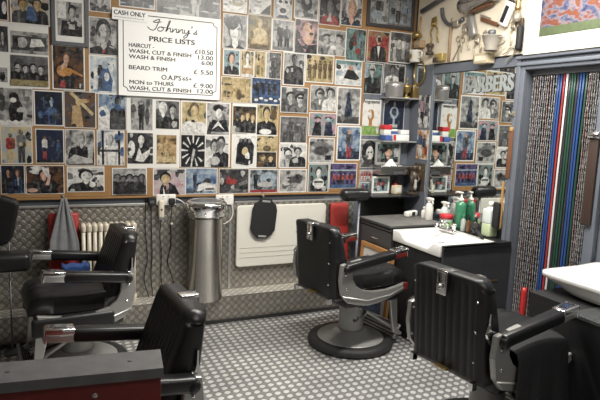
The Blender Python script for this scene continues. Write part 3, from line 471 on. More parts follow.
('photograph', 'black and white portrait of a veiled dark-haired woman beside the steel shelf', (2.527, 1.208, 2.729, 1.455), 0.002, 0, 'lg', [('e', 0.5, 0.55, 0.42, 0.45, 'k'), ('e', 0.52, 0.52, 0.2, 0.26, 'w'), ('p', 'd', ((0.05, 0), (0.3, 0.3), (0.7, 0.28), (0.95, 0))), ('e', 0.45, 0.55, 0.05, 0.03, 'k'), ('e', 0.6, 0.55, 0.05, 0.03, 'k')]),
('photograph', 'small red and white team photograph below the veiled portrait', (2.535, 1.087, 2.672, 1.187), 0.003, 0, 'lr', [('f', 0.2, 0.1, 0.85, 0.16, 'd', 'r', 'w'), ('f', 0.4, 0.1, 0.85, 0.16, 'd', 'r', 'w'), ('f', 0.6, 0.1, 0.85, 0.16, 'd', 'r', 'w'), ('f', 0.8, 0.1, 0.85, 0.16, 'd', 'r', 'w')]),
('photograph', 'small blue and grey photograph at the bottom right, under the red team photograph', (2.541, 0.999, 2.669, 1.078), 0.003, 0, 'cg', [('f', 0.3, 0.1, 0.85, 0.2, 'd', 'r', 'n'), ('f', 0.65, 0.1, 0.85, 0.2, 'd', 'v', 'n')]),
]
# sheets: name, label, rectangle, frame, mount tone, prints
SHEETS = [
('photo_sheet', 'large white sheet of four grey photographs at the far left, second row', (-0.242, 1.739, 0.067, 2.159), None, 'w', [((-0.238, 1.966, -0.175, 2.127), 'dk', [('b', 0.5, 0.6, 0.2, 'k', 'l', 'd', 2.2)]), ((-0.161, 1.964, 0.065, 2.105), 'gl', [('r', 0.05, 0.15, 0.95, 0.8, 'd'), ('e', 0.3, 0.5, 0.14, 0.25, 'l'), ('p', 'w', ((0.5, 0.3), (0.55, 0.7), (0.8, 0.7), (0.9, 0.4))), ('e', 0.15, 0.5, 0.05, 0.2, 'k')]), ((-0.246, 1.771, -0.185, 1.864), 'lg', [('e', 0.5, 0.4, 0.3, 0.3, 'k')]), ((-0.167, 1.755, 0.06, 1.951), 'gd', [('b', 0.2, 0.62, 0.1, 'k', 'l', 'k', 2.6), ('b', 0.4, 0.57, 0.1, 'k', 'l', 'k', 2.6), ('b', 0.6, 0.62, 0.1, 'k', 'l', 'k', 2.6), ('b', 0.8, 0.57, 0.1, 'k', 'l', 'k', 2.6), ('r', 0, 0, 1, 0.2, 'h')])]),
('photo_sheet', 'white sheet of four grey photographs left of centre, under the price board', (0.57, 1.205, 0.953, 1.728), None, 'w', [((0.598, 1.483, 0.751, 1.709), 'gl', [('f', 0.48, 0.0, 0.95, 0.3, 'l', 'k', 'k'), ('e', 0.75, 0.45, 0.1, 0.3, 'd')]), ((0.776, 1.498, 0.946, 1.701), 'gd', [('b', 0.3, 0.72, 0.17, 'w', 'w', 'k', 2.2), ('b', 0.72, 0.66, 0.17, 'k', 'l', 'k', 2.2)]), ((0.574, 1.238, 0.755, 1.461), 'dk', [('b', 0.52, 0.8, 0.15, 'k', 'w', 'k', 2.2), ('e', 0.15, 0.5, 0.14, 0.25, 'w'), ('p', 'w', ((0.3, 0.1), (0.45, 0.55), (0.55, 0.3), (0.9, 0.5), (0.85, 0.3), (0.6, 0.05)))]), ((0.782, 1.237, 0.928, 1.451), 'ta', [('f', 0.5, 0.1, 0.85, 0.3, 's', 'a', 's'), ('r', 0, 0.05, 1, 0.25, 's'), ('r', 0.1, 0.5, 0.3, 0.7, 's')])]),
('photo_sheet', 'white sheet with bow tie portrait, top hat figure, dark starburst and embracing couple', (0.958, 1.209, 1.348, 1.719), None, 'w', [((0.97, 1.464, 1.151, 1.702), 'hs', [('b', 0.5, 0.72, 0.2, 't', 's', 'w', 2.8), ('r', 0.38, 0.37, 0.62, 0.45, 'k'), ('r', 0, 0, 1, 0.25, 'w')]), ((1.161, 1.463, 1.336, 1.701), 'lg', [('e', 0.5, 0.85, 0.25, 0.12, 'k'), ('e', 0.52, 0.68, 0.14, 0.16, 'w'), ('p', 'k', ((0.0, 0.1), (0.15, 0.5), (0.5, 0.45), (0.85, 0.5), (1, 0.1))), ('p', 'w', ((0.2, 0.15), (0.5, 0.45), (0.8, 0.15), (0.5, 0.3)))]), ((0.964, 1.213, 1.146, 1.455), 'kk', [('p', 'w', ((0.5, 0.5), (1.0, 0.5), (1.0, 0.57))), ('p', 'w', ((0.5, 0.5), (0.94, 0.74), (0.9, 0.8))), ('p', 'w', ((0.5, 0.5), (0.77, 0.92), (0.71, 0.95))), ('p', 'w', ((0.5, 0.5), (0.54, 1.0), (0.47, 1.0))), ('p', 'w', ((0.5, 0.5), (0.29, 0.95), (0.23, 0.92))), ('p', 'w', ((0.5, 0.5), (0.1, 0.8), (0.06, 0.74))), ('p', 'w', ((0.5, 0.5), (0.01, 0.57), (0.0, 0.5))), ('p', 'w', ((0.5, 0.5), (0.03, 0.32), (0.06, 0.26))), ('p', 'w', ((0.5, 0.5), (0.17, 0.12), (0.23, 0.08))), ('p', 'w', ((0.5, 0.5), (0.39, 0.01), (0.46, 0.0))), ('p', 'w', ((0.5, 0.5), (0.64, 0.02), (0.71, 0.05))), ('p', 'w', ((0.5, 0.5), (0.85, 0.15), (0.9, 0.2))), ('e', 0.5, 0.5, 0.22, 0.25, 'k'), ('p', 'l', ((0.4, 0.2), (0.5, 0.6), (0.6, 0.55), (0.5, 0.2)))]), ((1.153, 1.213, 1.336, 1.453), 'wl', [('b', 0.38, 0.66, 0.18, 'k', 'l', 'w', 2.2), ('b', 0.66, 0.76, 0.18, 'k', 'l', 'k', 2.2), ('e', 0.4, 0.2, 0.22, 0.14, 'l')])]),
('photo_sheet', 'white sheet of brown group photographs with a banknote stuck across it', (1.361, 1.203, 1.747, 1.711), None, 'w', [((1.368, 1.485, 1.556, 1.688), 'kt', [('b', 0.18, 0.66, 0.11, 't', 's', 'k', 2.4), ('b', 0.4, 0.58, 0.11, 't', 's', 'k', 2.4), ('b', 0.62, 0.66, 0.11, 't', 's', 'k', 2.4), ('b', 0.84, 0.58, 0.11, 't', 's', 'k', 2.4)]), ((1.566, 1.473, 1.744, 1.706), 'hs', [('b', 0.45, 0.72, 0.17, 'k', 's', 'k', 2.8), ('e', 0.4, 0.1, 0.3, 0.1, 'w'), ('e', 0.8, 0.7, 0.15, 0.2, 't')]), ((1.377, 1.217, 1.566, 1.459), 'ww', [('p', 'k', ((0.1, 0.1), (0.15, 0.7), (0.3, 0.9), (0.7, 0.92), (0.9, 0.7), (0.85, 0.1), (0.6, 0.03))), ('e', 0.3, 0.85, 0.07, 0.07, 'g'), ('e', 0.5, 0.88, 0.07, 0.07, 'g'), ('e', 0.7, 0.85, 0.07, 0.07, 'g'), ('e', 0.5, 0.5, 0.14, 0.14, 's')]), ((1.57, 1.338, 1.745, 1.463), 'sh', [('e', 0.25, 0.5, 0.2, 0.35, 's'), ('e', 0.7, 0.55, 0.22, 0.35, 's'), ('e', 0.5, 0.2, 0.2, 0.2, 't')]), ((1.572, 1.213, 1.741, 1.333), 'tk', [('b', 0.3, 0.65, 0.15, 't', 's', 't', 2.2), ('b', 0.7, 0.6, 0.15, 'k', 's', 'k', 2.2)])]),
('framed_photograph', 'grey framed photograph of a dark-suited man in a wide white mount, top left', (0.085, 2.037, 0.321, 2.403), 'f', 'w', [((0.124, 2.103, 0.278, 2.325), 'lg', [('b', 0.6, 0.7, 0.16, 'k', 'l', 'k', 2.6), ('p', 'k', ((0.1, 0), (0.2, 0.45), (0.9, 0.4), (1, 0))), ('r', 0, 0.5, 0.35, 1, 'w'), ('r', 0.45, 0.2, 0.7, 0.35, 'l')])]),
('framed_photograph', 'black double frame holding two grey action photographs at the top right end', (2.519, 2.41, 3.0, 2.727), 'k', 'l', [((2.548, 2.436, 2.732, 2.68), 'gl', [('f', 0.5, 0.05, 0.9, 0.4, 'l', 'd', 'c'), ('e', 0.2, 0.3, 0.1, 0.2, 'c')]), ((2.742, 2.453, 2.963, 2.706), 'cg', [('f', 0.4, 0.05, 0.9, 0.3, 'd', 'l', 'd'), ('f', 0.75, 0.05, 0.7, 0.25, 'l', 'c', 'g')])]),
]
def place_sheet(nm, lab, rc, frame, mount, prints):
    x0, z0, x1, z1 = rc; y = 4.2275-.0035*level(rc)
    t = thing(nm, lab, 'photograph', ((x0+x1)/2, y, z0), group=None); ox, oz = (x0+x1)/2, z0
    mb = MB()
    if frame:
        fm = mat('grey_frame', (.10, .105, .115), .4) if frame == 'f' else mat('black_frame', (.05, .045, .05), .4)
        w = .026 if frame == 'f' else .028
        for (a, b, c, d) in ((x0, z0, x1, z0+w), (x0, z1-w, x1, z1), (x0, z0+w, x0+w, z1-w), (x1-w, z0+w, x1, z1-w)): mb.box(a-ox, c-ox, -.018, 0, b-oz, d-oz, fm)
        mb.build('frame', t, bevel=.002)
        mb = MB(); mb.box(x0+w-ox, x1-w-ox, -.008, -.002, z0+w-oz, z1-w-oz, BORDER if mount == 'w' else tone('g')); mb.build('mount', t); f0 = -.0085
    else:
        mb.prism(round_rect(x0-ox, z0-oz, x1-ox, z1-oz, .008), 'y', -.0012, 0, BORDER); mb.build('backing_sheet', t); f0 = -.0014
    for (pr, bg, figs) in prints:
        mb = MB(); a, b, c, d = pr
        mb.box(a-ox, c-ox, f0-.0008, f0, b-oz, d-oz, tone(bg[0])); print_image(mb, a-ox, b-oz, c-ox, d-oz, f0-.0010, bg, figs); mb.build('print', t, recalc=False)
    return t
for s in SHEETS: place_sheet(*s)
for (nm, lab, rc, bd, rd, bg, figs) in PHOTOS:
    x0, z0, x1, z1 = rc; cx, cz = (x0+x1)/2, (z0+z1)/2
    base = 4.2275 if cx < 2.5 or cz > 2.13 else 4.2375
    bd = max(bd, .0045)
    y = base-.0035*level(rc)
    mb = MB(); mb.prism(round_rect(x0-cx, z0-cz, x1-cx, z1-cz, rd or .003), 'y', -.0012, 0, BORDER)
    print_image(mb, x0-cx+bd, z0-cz+bd, x1-cx-bd, z1-cz-bd, -.0014, bg, figs)
    o = mb.build(nm, loc=(cx, y, cz), recalc=False); tag(o, lab, 'poster' if nm == 'poster' or 'poster' in lab else 'photograph', 'photographs pinned on the back wall')
# banknote across the brown group sheet
mb = MB(); mb.box(0, .13, -.0008, 0, 0, .06, mat('banknote_paper', (.42, .43, .36), .6, var=.3, scale=60)); mb.add([(.05+.025*math.cos(i*PI/5), -.001, .03+.02*math.sin(i*PI/5)) for i in range(10)], [tuple(range(10))], tone('g'))
mb.box(.008, .03, -.0011, -.0008, .012, .048, tone('l')); mb.box(.1, .122, -.0011, -.0008, .012, .048, tone('l'))
o = solo(mb, 'banknote', 'grey-green banknote stuck over the brown group photographs', 'banknote', loc=(1.355, 4.2235, 1.475))
# price board
BX0, BX1, BZ0, BZ1, BY = .512, 1.25, 1.725, 2.322, 4.2125
t = thing('price_board', 'white price board headed in script, with haircut prices, among the photographs', 'sign', (BX0, BY, BZ0))
mb = MB(); mb.box(0, BX1-BX0, -.008, .0045, 0, BZ1-BZ0, PAPERW); mb.build('panel', t, bevel=.002)
mb = MB(); W_, H_ = BX1-BX0, BZ1-BZ0; ins = .033; nr = .03
def corner(cx, cz, a): return [(cx+nr*math.cos(a+i*PI/2/6), cz+nr*math.sin(a+i*PI/2/6)) for i in range(7)]
x0, x1, z0, z1 = ins, W_-ins*.9, ins, H_-ins
path = corner(x0, z0, PI/2)[::-1][::-1]
path = [(x0, z0+nr)] + [(x0+nr*math.sin(i*PI/12), z0+nr*math.cos(i*PI/12)) for i in range(1, 7)] + [(x1-nr*math.cos(i*PI/12), z0+nr*math.sin(i*PI/12)) for i in range(0, 7)] \
     + [(x1-nr*math.sin(i*PI/12), z1-nr*math.cos(i*PI/12)) for i in range(0, 7)] + [(x0+nr*math.cos(i*PI/12), z1-nr*math.sin(i*PI/12)) for i in range(0, 7)]
n = len(path)
for i in range(n):
    a, b = Vector(path[i]), Vector(path[(i+1) % n]); d = (b-a)
    if d.length < 1e-5: continue
    q = Vector((-d.y, d.x)).normalized()*.0028
    mb.add([(a.x+q.x, -.0086, a.y+q.y), (b.x+q.x, -.0086, b.y+q.y), (b.x-q.x, -.0086, b.y-q.y), (a.x-q.x, -.0086, a.y-q.y)], [(0, 1, 2, 3)], INK)
mb.build('border_line', t, recalc=False)
def at_board(x, z): return Matrix(((1, 0, 0, x-BX0), (0, 0, -1, -.0082), (0, 1, 0, z-BZ0), (0, 0, 0, 1)))
for body, x, z, wd, h, bo in (('PRICE LISTS', .725, 2.117, .327, .034, .012), ('HAIRCUT -', .583, 2.066, .175, .027, .006), ('WASH, CUT & FINISH', .583, 2.026, .444, .027, .006), ('WASH & FINISH', .583, 1.987, .326, .027, .006),
      ('BEARD TRIM', .583, 1.911, .268, .028, .006), ("O.A.P'S", .812, 1.853, .142, .034, .004), ('65+', .965, 1.856, .068, .024, .004), ('MON to THURS', .586, 1.810, .312, .027, .006), ('WASH, CUT & FINISH', .583, 1.769, .446, .027, .006),
      ('£10.50', 1.055, 2.056, .138, .032, .004), ('13.00', 1.080, 2.017, .113, .030, .004), ('6.00', 1.106, 1.979, .088, .030, .004), ('£', 1.049, 1.909, .024, .032, .004), ('5.50', 1.100, 1.909, .095, .032, .004), ('£', 1.047, 1.810, .024, .032, .004), ('9.00', 1.099, 1.810, .095, .032, .004), ('12.00', 1.078, 1.770, .116, .030, .004)):
    mb = MB(); text_mesh(mb, body, wd, h, INK, at_board(x, z), .0006, 0, .0011 if body != 'PRICE LISTS' else .0018); mb.build('lettering_line', t)
# the script heading, as pen strokes (baseline 0..1 wide, x-height about .35)
ST = [[(.02, .30), (.06, .12), (.12, .05), (.17, .2), (.21, .6), (.25, 1.0), (.19, .92), (.13, .78), (.16, .72), (.28, .82)],
      [(.25, .38), (.21, .2), (.23, .04), (.28, .05), (.32, .2), (.31, .36), (.27, .4), (.29, .34), (.36, .38)],
      [(.36, .03), (.41, .45), (.455, .95), (.43, .9), (.39, .4), (.37, .05), (.41, .28), (.45, .37), (.455, .2), (.46, .04), (.49, .08)],
      [(.50, .36), (.50, .2), (.49, .03), (.53, .25), (.57, .36), (.575, .2), (.575, .04), (.605, .09)],
      [(.62, .36), (.62, .2), (.61, .03), (.65, .25), (.69, .36), (.695, .2), (.695, .04), (.725, .09)],
      [(.735, .36), (.735, .12), (.76, .03), (.80, .18), (.825, .37), (.81, .05), (.78, -.25), (.73, -.38), (.72, -.25), (.78, -.05), (.85, .12)],
      [(.875, .72), (.885, .62), (.872, .52)], [(.90, .05), (.95, .2), (.985, .42), (.965, .25), (.985, .1), (.96, .02), (.925, .04)]]
mb = MB(); SX0, SZ0, SW, SH = .705, 2.190, .37, .082
for s in ST:
    q = sm_curve([(SX0-BX0+x*SW, 0, SZ0-BZ0+z*SH) for x, z in s], 5)
    mb.tube([(p.x, -.0086, p.z) for p in q], .0030, INK, 6)
mb.build('script_heading', t)
t = thing('notice_card', 'small white CASH ONLY card overlapping the top left corner of the price board', 'sign', (.471, BY-.0105, 2.243), M=Matrix.Translation((.471, BY-.0105, 2.243)) @ Matrix.Rotation(math.radians(0.6), 4, 'Y'))
mb = MB(); mb.box(0, .243, -.002, 0, 0, .078, PAPERW); mb.build('card', t)
mb = MB(); text_mesh(mb, 'CASH ONLY', .213, .030, INK, Matrix(((1, 0, 0, .012), (0, 0, -1, -.0021), (0, 1, 0, .034), (0, 0, 0, 1))), .0005, 0, .0011)
for i in range(12): mb.box(.013+i*.0172, .013+i*.0172+.013, -.0026, -.002, .014, .021, GREYINK)
mb.build('card_lettering', t)

# ------------------------------------------------------------------ barber chairs
CHAIRG = 'barber chairs in front of the basins'
def barber_chair(label, x, y, rz, lift=0., ribbed_back=False, hook=0, seat_m=VINYL, red_ends=False, bracket=True, bdx=0., lean=.10, rear=0., skirt=False):
    t = thing('barber_chair', label, 'chair', (x, y, 0), rz, CHAIRG)
    mb = MB(); mb.lathe([(.05, .012), (.24, .012), (.245, .055), (.235, .062), (.16, .075), (.13, .10), (.105, .115), (.0, .115)], GREYEN, n=40); mb.build('base', t)
    mb = MB(); mb.lathe([(.245, .0), (.30, .0), (.312, .02), (.305, .045), (.28, .058), (.243, .058)], RUBBER, n=44, caps=False); mb.build('base_ring', t)
    mb = MB(); mb.lathe([(.095, .11), (.09, .13), (.088, .30), (.10, .31), (.10, .34), (.0, .34)], GREYEN, n=28); mb.build('column', t)
    L = lift
    mb = MB(); mb.tube([(.0, -.08, .30), (-.06, -.22, .31), (-.20, -.30, .315)], .008, RUBBER); mb.tube([(-.20, -.30, .315), (-.25, -.33, .318)], .013, BLACKM); mb.build('pump_lever', t)
    # seat
    mb = MB(); mb.rbox(-.24, .25, -.235, .235, .335+L, .465+L, .03, VINYLB); mb.build('seat_base', t)
    mb = MB(); bm = bmesh.new(); nx, ny = 22, 14
    def seat_z(u, v):
        edge = max(0, 1-((abs(v)-.78)/.22)**2) if abs(v) > .78 else 1
        fr = max(0, 1-((u-.85)/.15)**2) if u > .85 else 1
        return .49+L+.085*math.sqrt(max(0, edge*fr))+.018*math.cos(v*2.2)-.02*math.sin(u*PI)
    g = [[bm.verts.new((-.25+.55*i/nx, (-1+2*j/ny)*.245, seat_z(i/nx, -1+2*j/ny)+(.006*math.sin(j*2.4) if i > nx-5 else 0))) for j in range(ny+1)] for i in range(nx+1)]
    lo = [[bm.verts.new((-.25+.55*i/nx, (-1+2*j/ny)*.245, .466+L)) for j in range(ny+1)] for i in range(nx+1)]
    for i in range(nx):
        for j in range(ny): bm.faces.new((g[i][j], g[i+1][j], g[i+1][j+1], g[i][j+1])); bm.faces.new((lo[i][j], lo[i][j+1], lo[i+1][j+1], lo[i+1][j]))
    for i in range(nx):
        for j in (0, ny): bm.faces.new((g[i][j], lo[i][j], lo[i+1][j], g[i+1][j]))
    for j in range(ny):
        for i in (0, nx): bm.faces.new((g[i][j], g[i][j+1], lo[i][j+1], lo[i][j]))
    mb.bm(bm, seat_m); mb.build('seat', t)
    # side frames, arms
    prof = [(-.335, .665), (-.345, .56), (-.325, .46), (-.27, .40), (-.18, .372), (-.095, .358), (0, .362), (.08, .375), (.17, .40), (.25, .425), (.258, .475), (.17, .46), (.07, .448), (-.05, .452), (-.15, .475), (-.205, .51), (-.237, .56), (-.245, .61), (-.215, .655), (-.16, .672), (-.17, .69)]
    prof = [(a+rear*max(0, min(1, (-a-.1)/.2)), b) for a, b in prof]
    for s in (-1, 1):
        if skirt:
            mb = MB(); mb.rbox(-.17, .285, s*.268-.026, s*.268+.026, .345+L, .455+L, .02, VINYLB); mb.build('side_skirt', t)
        mb = MB(); mb.prism([(a, b+L) for a, b in prof], 'y', s*.252, s*.282, ALU); sf = mb.build('side_frame', t, bevel=.006)
        mb = MB(); mb.tube([(-.32+rear, s*.284, .452+L), (-.1, s*.284, .395+L), (.1, s*.284, .405+L), (.245, s*.284, .445+L)], .005, PALEALU)
        for a, b in ((-.30+rear, .60), (-.29+rear, .50)): mb.lathe([(.009, 0), (.008, .004), (0, .005)], CHROME, M=Matrix.Translation((a, s*.282, b+L)) @ Matrix.Rotation(-s*PI/2, 4, 'X'), n=10)
        mb.build('frame_bead', sf)
        if red_ends:
            mb = MB(); mb.rbox(.225, .262, s*.283-.008, s*.283+.008, .425+L, .478+L, .004, REDP); mb.build('red_stop', sf)
        A = Matrix.Translation((-.305, s*.276, .639+L)) @ Matrix.Rotation(-.118, 4, 'Y')
        mb = MB(); mb.rbox(-.005+rear, .43, -.036, .036, -.030, .032, .018, VINYL, A); mb.lathe([(.02, -.036), (.027, -.03), (.027, .03), (.02, .036)], VINYLB, M=A @ Matrix.Translation((.01+rear, 0, -.004)) @ Matrix.Rotation(PI/2, 4, 'X'), n=16); ar = mb.build('armrest', t)
        mb = MB(); mb.rbox(.415, .535, -.036, .036, .008, .034, .006, CHROME, A); mb.rbox(.415, .528, -.033, .033, -.026, .01, .005, PALEALU if not red_ends else REDP, A); mb.rbox(.523, .537, -.036, .036, -.03, .03, .004, CHROME, A); mb.box(.45, .50, -.02, .02, .034, .038, CHROME, A); mb.build('arm_end', ar)
    # backrest
    bm = bmesh.new(); nz, ny = 26, 72; hw = .225; th = .105
    z0, z1 = .405, .895
    def hwz(z): return hw
    R = Matrix.Translation((-.30, 0, 0))
    def back_pt(u, v, front):
        z = z0+(z1-z0)*v; y = u*hw; r = .055
        # rounded corners by pulling thickness and height at the borders
        du = max(0, abs(u)*hw-(hw-r)); dv = max(0, z-(z1-r))+max(0, (z0+r*.4)-z)
        k = math.sqrt(max(0, 1-min(1, (du/r)**2*.9)))
        t2 = th*(1-.25*(v-.2)) * (.35+.65*k) * .5
        groove = 0
        if (front or ribbed_back) and abs(u) < .80 and .06 < v < .93:
            groove = .010*(abs(math.sin(u*PI*5.0)))**.5-.010
        x = bdx-.025*v + (t2+groove+lean*(1-v) if front else -t2-groove+lean*.25*(1-v))
        zz = z - (.035*(du/r)**2 if z > z1-.03 else 0) if dv else z
        return (-.315+x, y, zz+L)
    F = [[bm.verts.new(back_pt(-1+2*j/ny, i/nz, True)) for j in range(ny+1)] for i in range(nz+1)]
    B = [[bm.verts.new(back_pt(-1+2*j/ny, i/nz, False)) for j in range(ny+1)] for i in range(nz+1)]
    for i in range(nz):
        for j in range(ny): bm.faces.new((F[i][j], F[i][j+1], F[i+1][j+1], F[i+1][j])); bm.faces.new((B[i][j], B[i+1][j], B[i+1][j+1], B[i][j+1]))
    for i in range(nz):
        for j in (0, ny): bm.faces.new((F[i][j], F[i+1][j], B[i+1][j], B[i][j]))
    for j in range(ny):
        for i in (0, nz): bm.faces.new((F[i][j], F[i][j+1], B[i][j+1], B[i][j]))
    mb = MB(); mb.bm(bm, VINYL if not ribbed_back else VINYLB); bk = mb.build('backrest', t)
    xr = -.398+bdx
    if bracket:
        mb = MB(); mb.rbox(xr-.008, xr+.012, -.03, .03, .785+L, .893+L, .004, CHROME); mb.rbox(xr-.008, xr+.07, -.03, .03, .888+L, .902+L, .004, CHROME)
        mb.lathe([(.014, 0), (.012, .016), (.0, .018)], STEEL, M=Matrix.Translation((xr-.006, 0, .825+L)) @ Matrix.Rotation(-PI/2, 4, 'Y'), n=12); mb.build('headrest_bracket', bk)
    if not hook or ribbed_back:
        for yy in (-.195, .195):
            for zz in (.52, .66, .80):
                mb = MB(); mb.lathe([(.006, 0), (.005, .004), (0, .005)], CHROME, M=Matrix.Translation((-.372-.012*(zz-.4), yy, zz+L)) @ Matrix.Rotation(-PI/2, 4, 'Y'), n=8); mb.build('screw', bk)
        mb = MB(); mb.box(-.374, -.35, -.04, .04, .415+L, .425+L, BRASS); mb.build('maker_plate', bk)
        for yy in (-.19, .19):
            mb = MB(); mb.box(-.375, -.345, yy-.012, yy+.012, .385+L, .42+L, CHROME); mb.build('back_clip', bk)
    if hook:
        s = hook; mb = MB(); yv = s*.2285
        mb.prism([(-.345, .64), (-.325, .61), (-.318, .65), (-.330, .70), (-.332, .755), (-.338, .755), (-.338, .70), (-.352, .66)], 'y', yv, yv+s*.012, CHROME)
        mb.tube([(-.33, yv, .67), (-.30, yv+s*.012, .66)], .008, CHROME); hk = mb.build('recline_lever', bk); hk.location = (bdx, 0, L)
    # footrest
    for s in (-1, 1):
        mb = MB(); mb.prism([(.17, .41+L), (.25, .405+L), (.275, .12), (.325, .085), (.315, .065), (.235, .10)], 'y', s*.19-.012, s*.19+.012, PALEALU); mb.build('footrest_strut', t, bevel=.004)
        mb = MB(); mb.tube([(-.06, s*.16, .325), (.19, s*.16, .17), (.26, s*.178, .12)], .014, ALU); mb.build('footrest_brace', t)
    P_ = Matrix.Translation((.295, 0, .085)) @ Matrix.Rotation(-.9, 4, 'Y')
    mb = MB(); mb.rbox(-.05, .06, -.18, .18, -.010, .010, .008, ALU, P_)
    for k in range(4): mb.box(-.035+.025*k, -.025+.025*k, -.165, .165, .010, .014, RUBBER, P_)
    mb.build('footplate', t)
    return t
barber_chair('black barber chair facing the mirror, standing on its round grey base in full view', 2.028, 3.391, .166, .02, False, 0, red_ends=True)
barber_chair('black ribbed-back barber chair nearest the right edge, seen from behind, with a cape', 2.086, 2.071, .134, .032, True, -1)
barber_chair('black barber chair facing left in front of the cream radiator', .184, 3.653, 3.248, -.025, False, 1, bdx=.05, lean=.14, rear=.05, skirt=True)
barber_chair('black barber chair facing left, behind the red cabinet in the foreground', .236, 2.189, 3.202, -.025, False, 1, seat_m=OXBLOOD, bdx=.065, lean=.14, rear=.06, skirt=True)
# ------------------------------------------------------------------ basin counter by the mirror
t = thing('basin_cabinet', 'black basin cabinet with a dark grey end panel, below the mirror', 'cabinet', (2.44, 2.93, 0))
mb = MB(); mb.box(.012, .60, .012, .565, .06, .715, BLACK); mb.build('carcass', t)
mb = MB(); mb.box(.0, .615, -.002, .012, 0, .772, DKGREY); mb.build('end_panel', t, bevel=.003)
for i, (a, b) in enumerate(((.02, .285), (.29, .56))):
    mb = MB(); mb.box(-.004, .012, a, b, .09, .71, BLACKM); d = mb.build('door', t, bevel=.003)
mb = MB(); mb.box(.02, .6, .02, .56, 0, .06, BLACKM); mb.build('plinth', t)
mb = MB(); mb.box(.12, .30, -.008, -.002, .42, .50, BLACKM); mb.box(.1, .5, -.006, -.002, .52, .527, BRASS); mb.build('end_shelf_lip', t)
mb = MB(); mb.box(2.44, 2.90, 2.915, 2.925, .785, .80, BLACK); mb.box(2.44, 3.035, 2.915, 2.96, .772, .80, BLACK); mb.box(2.905, 3.035, 2.96, 3.505, .772, .80, BLACK)
solo(mb, 'worktop', 'black worktop edging the white basin along the mirror', 'worktop', bevel=.003)
def basin_rect(label, x0, x1, y0, y1, zt, zb, scoop):
    t = thing('wash_basin', label, 'basin', (x0, y0, zb)); W, D, H = x1-x0, y1-y0, zt-zb
    bm = bmesh.new(); nx, ny = 40, 44
    def top(u, v):
        x, y = u*W, v*D; e = min(x, W-x*1.0, y, D-y)
        ex = min(x/.10, (W-x)/.17); ey = min((y)/.12, (D-y)/.12); k = max(0, min(1, min(ex, ey)-.35))
        k = k*k*(3-2*k); z = H-.055*k
        if u < .35:
            s = max(0, min(1, (v-.10)/.16))*max(0, min(1, (.86-v)/.16)); s = s*s*(3-2*s)
            z = min(z, H-scoop*s*(1-max(0, (u-.05)/.3))) if u > .05 else min(z, H-scoop*s)
        return z
    g = [[bm.verts.new((i/nx*W, j/ny*D, top(i/nx, j/ny))) for j in range(ny+1)] for i in range(nx+1)]
    lo = [[bm.verts.new((i/nx*W, j/ny*D, 0)) for j in range(ny+1)] for i in range(nx+1)]
    for i in range(nx):
        for j in range(ny): bm.faces.new((g[i][j], g[i+1][j], g[i+1][j+1], g[i][j+1])); bm.faces.new((lo[i][j], lo[i][j+1], lo[i+1][j+1], lo[i+1][j]))
    for i in range(nx):
        for j in (0, ny): bm.faces.new((g[i][j], lo[i][j], lo[i+1][j], g[i+1][j]))
    for j in range(ny):
        for i in (0, nx): bm.faces.new((g[i][j], g[i][j+1], lo[i][j+1], lo[i][j]))
    mb = MB(); mb.bm(bm, CERAM); mb.build('bowl', t, bevel=.005)
    mb = MB(); mb.lathe([(.025, 0), (.022, .003), (.012, .002), (0, .001)], CHROME, c=(W*.5, D*.5, H-.0555), n=18); mb.build('waste', t)
    return t
basin_rect('white barber basin with a neck scoop, set in the worktop below the mirror', 2.425, 2.905, 2.945, 3.505, .803, .718, .05)
# tap and spray lever
t = thing('basin_tap', 'chrome mixer tap on the white basin below the mirror', 'tap', (2.80, 3.33, .803))
mb = MB(); mb.rbox(-.02, .02, -.085, .085, 0, .022, .01, CHROME); mb.tube([(0, 0, .02), (0, 0, .06), (-.03, 0, .075), (-.10, 0, .062), (-.115, 0, .045)], .011, CHROME, 10); mb.build('spout', t)
for s in (-1, 1):
    mb = MB(); mb.lathe([(.016, 0), (.013, .03), (.022, .036), (.022, .05), (.012, .056), (0, .056)], CHROME, c=(0, s*.07, .02), n=14); mb.build('tap_head', t)
t = thing('hair_brush', 'black brush handle leaning on the right corner of the basin below the mirror', 'brush', (2.862, 3.015, .805))
mb = MB(); mb.tube([(0, 0, .004), (.008, .05, .028), (.018, .10, .052)], .012, BLACKM, 10, rs=[.010, .012, .011]); mb.build('handle', t)
mb = MB(); mb.tube([(.017, .098, .050), (.026, .15, .078)], .017, BLACKM, 10); mb.build('brush_head', t)
# drawer cabinet in the corner
t = thing('drawer_cabinet', 'dark grey drawer cabinet in the corner with a chrome handle', 'cabinet', (2.44, 3.515, 0))
mb = MB(); mb.box(0, .60, 0, .53, .05, .772, DKGREY); mb.build('carcass', t, bevel=.003)
for a, b in ((.58, .765), (.37, .57), (.06, .36)):
    mb = MB(); mb.box(-.014, 0, .008, .522, a, b, DKGREY); d = mb.build('drawer', t, bevel=.003)
    mb = MB(); zz = (a+b)/2+.02; mb.tube([(-.014, .17, zz), (-.034, .18, zz), (-.034, .27, zz), (-.014, .28, zz)], .006, CHROME); mb.build('handle', d)
mb = MB(); mb.box(-.02, .61, -.004, .535, .773, .79, BLACK); mb.build('top', t, bevel=.003)
mb = MB(); mb.rbox(-.28, .28, -.24, .25, 0, .022, .01, RUBBER); mb.rbox(-.265, .265, -.225, .235, .02, .026, .003, WORN)
o = solo(mb, 'counter_mat', 'worn grey and black mat lying over the corner drawer cabinet', 'mat', loc=(2.70, 3.78, .792)); o.rotation_euler = (0, 0, 0)
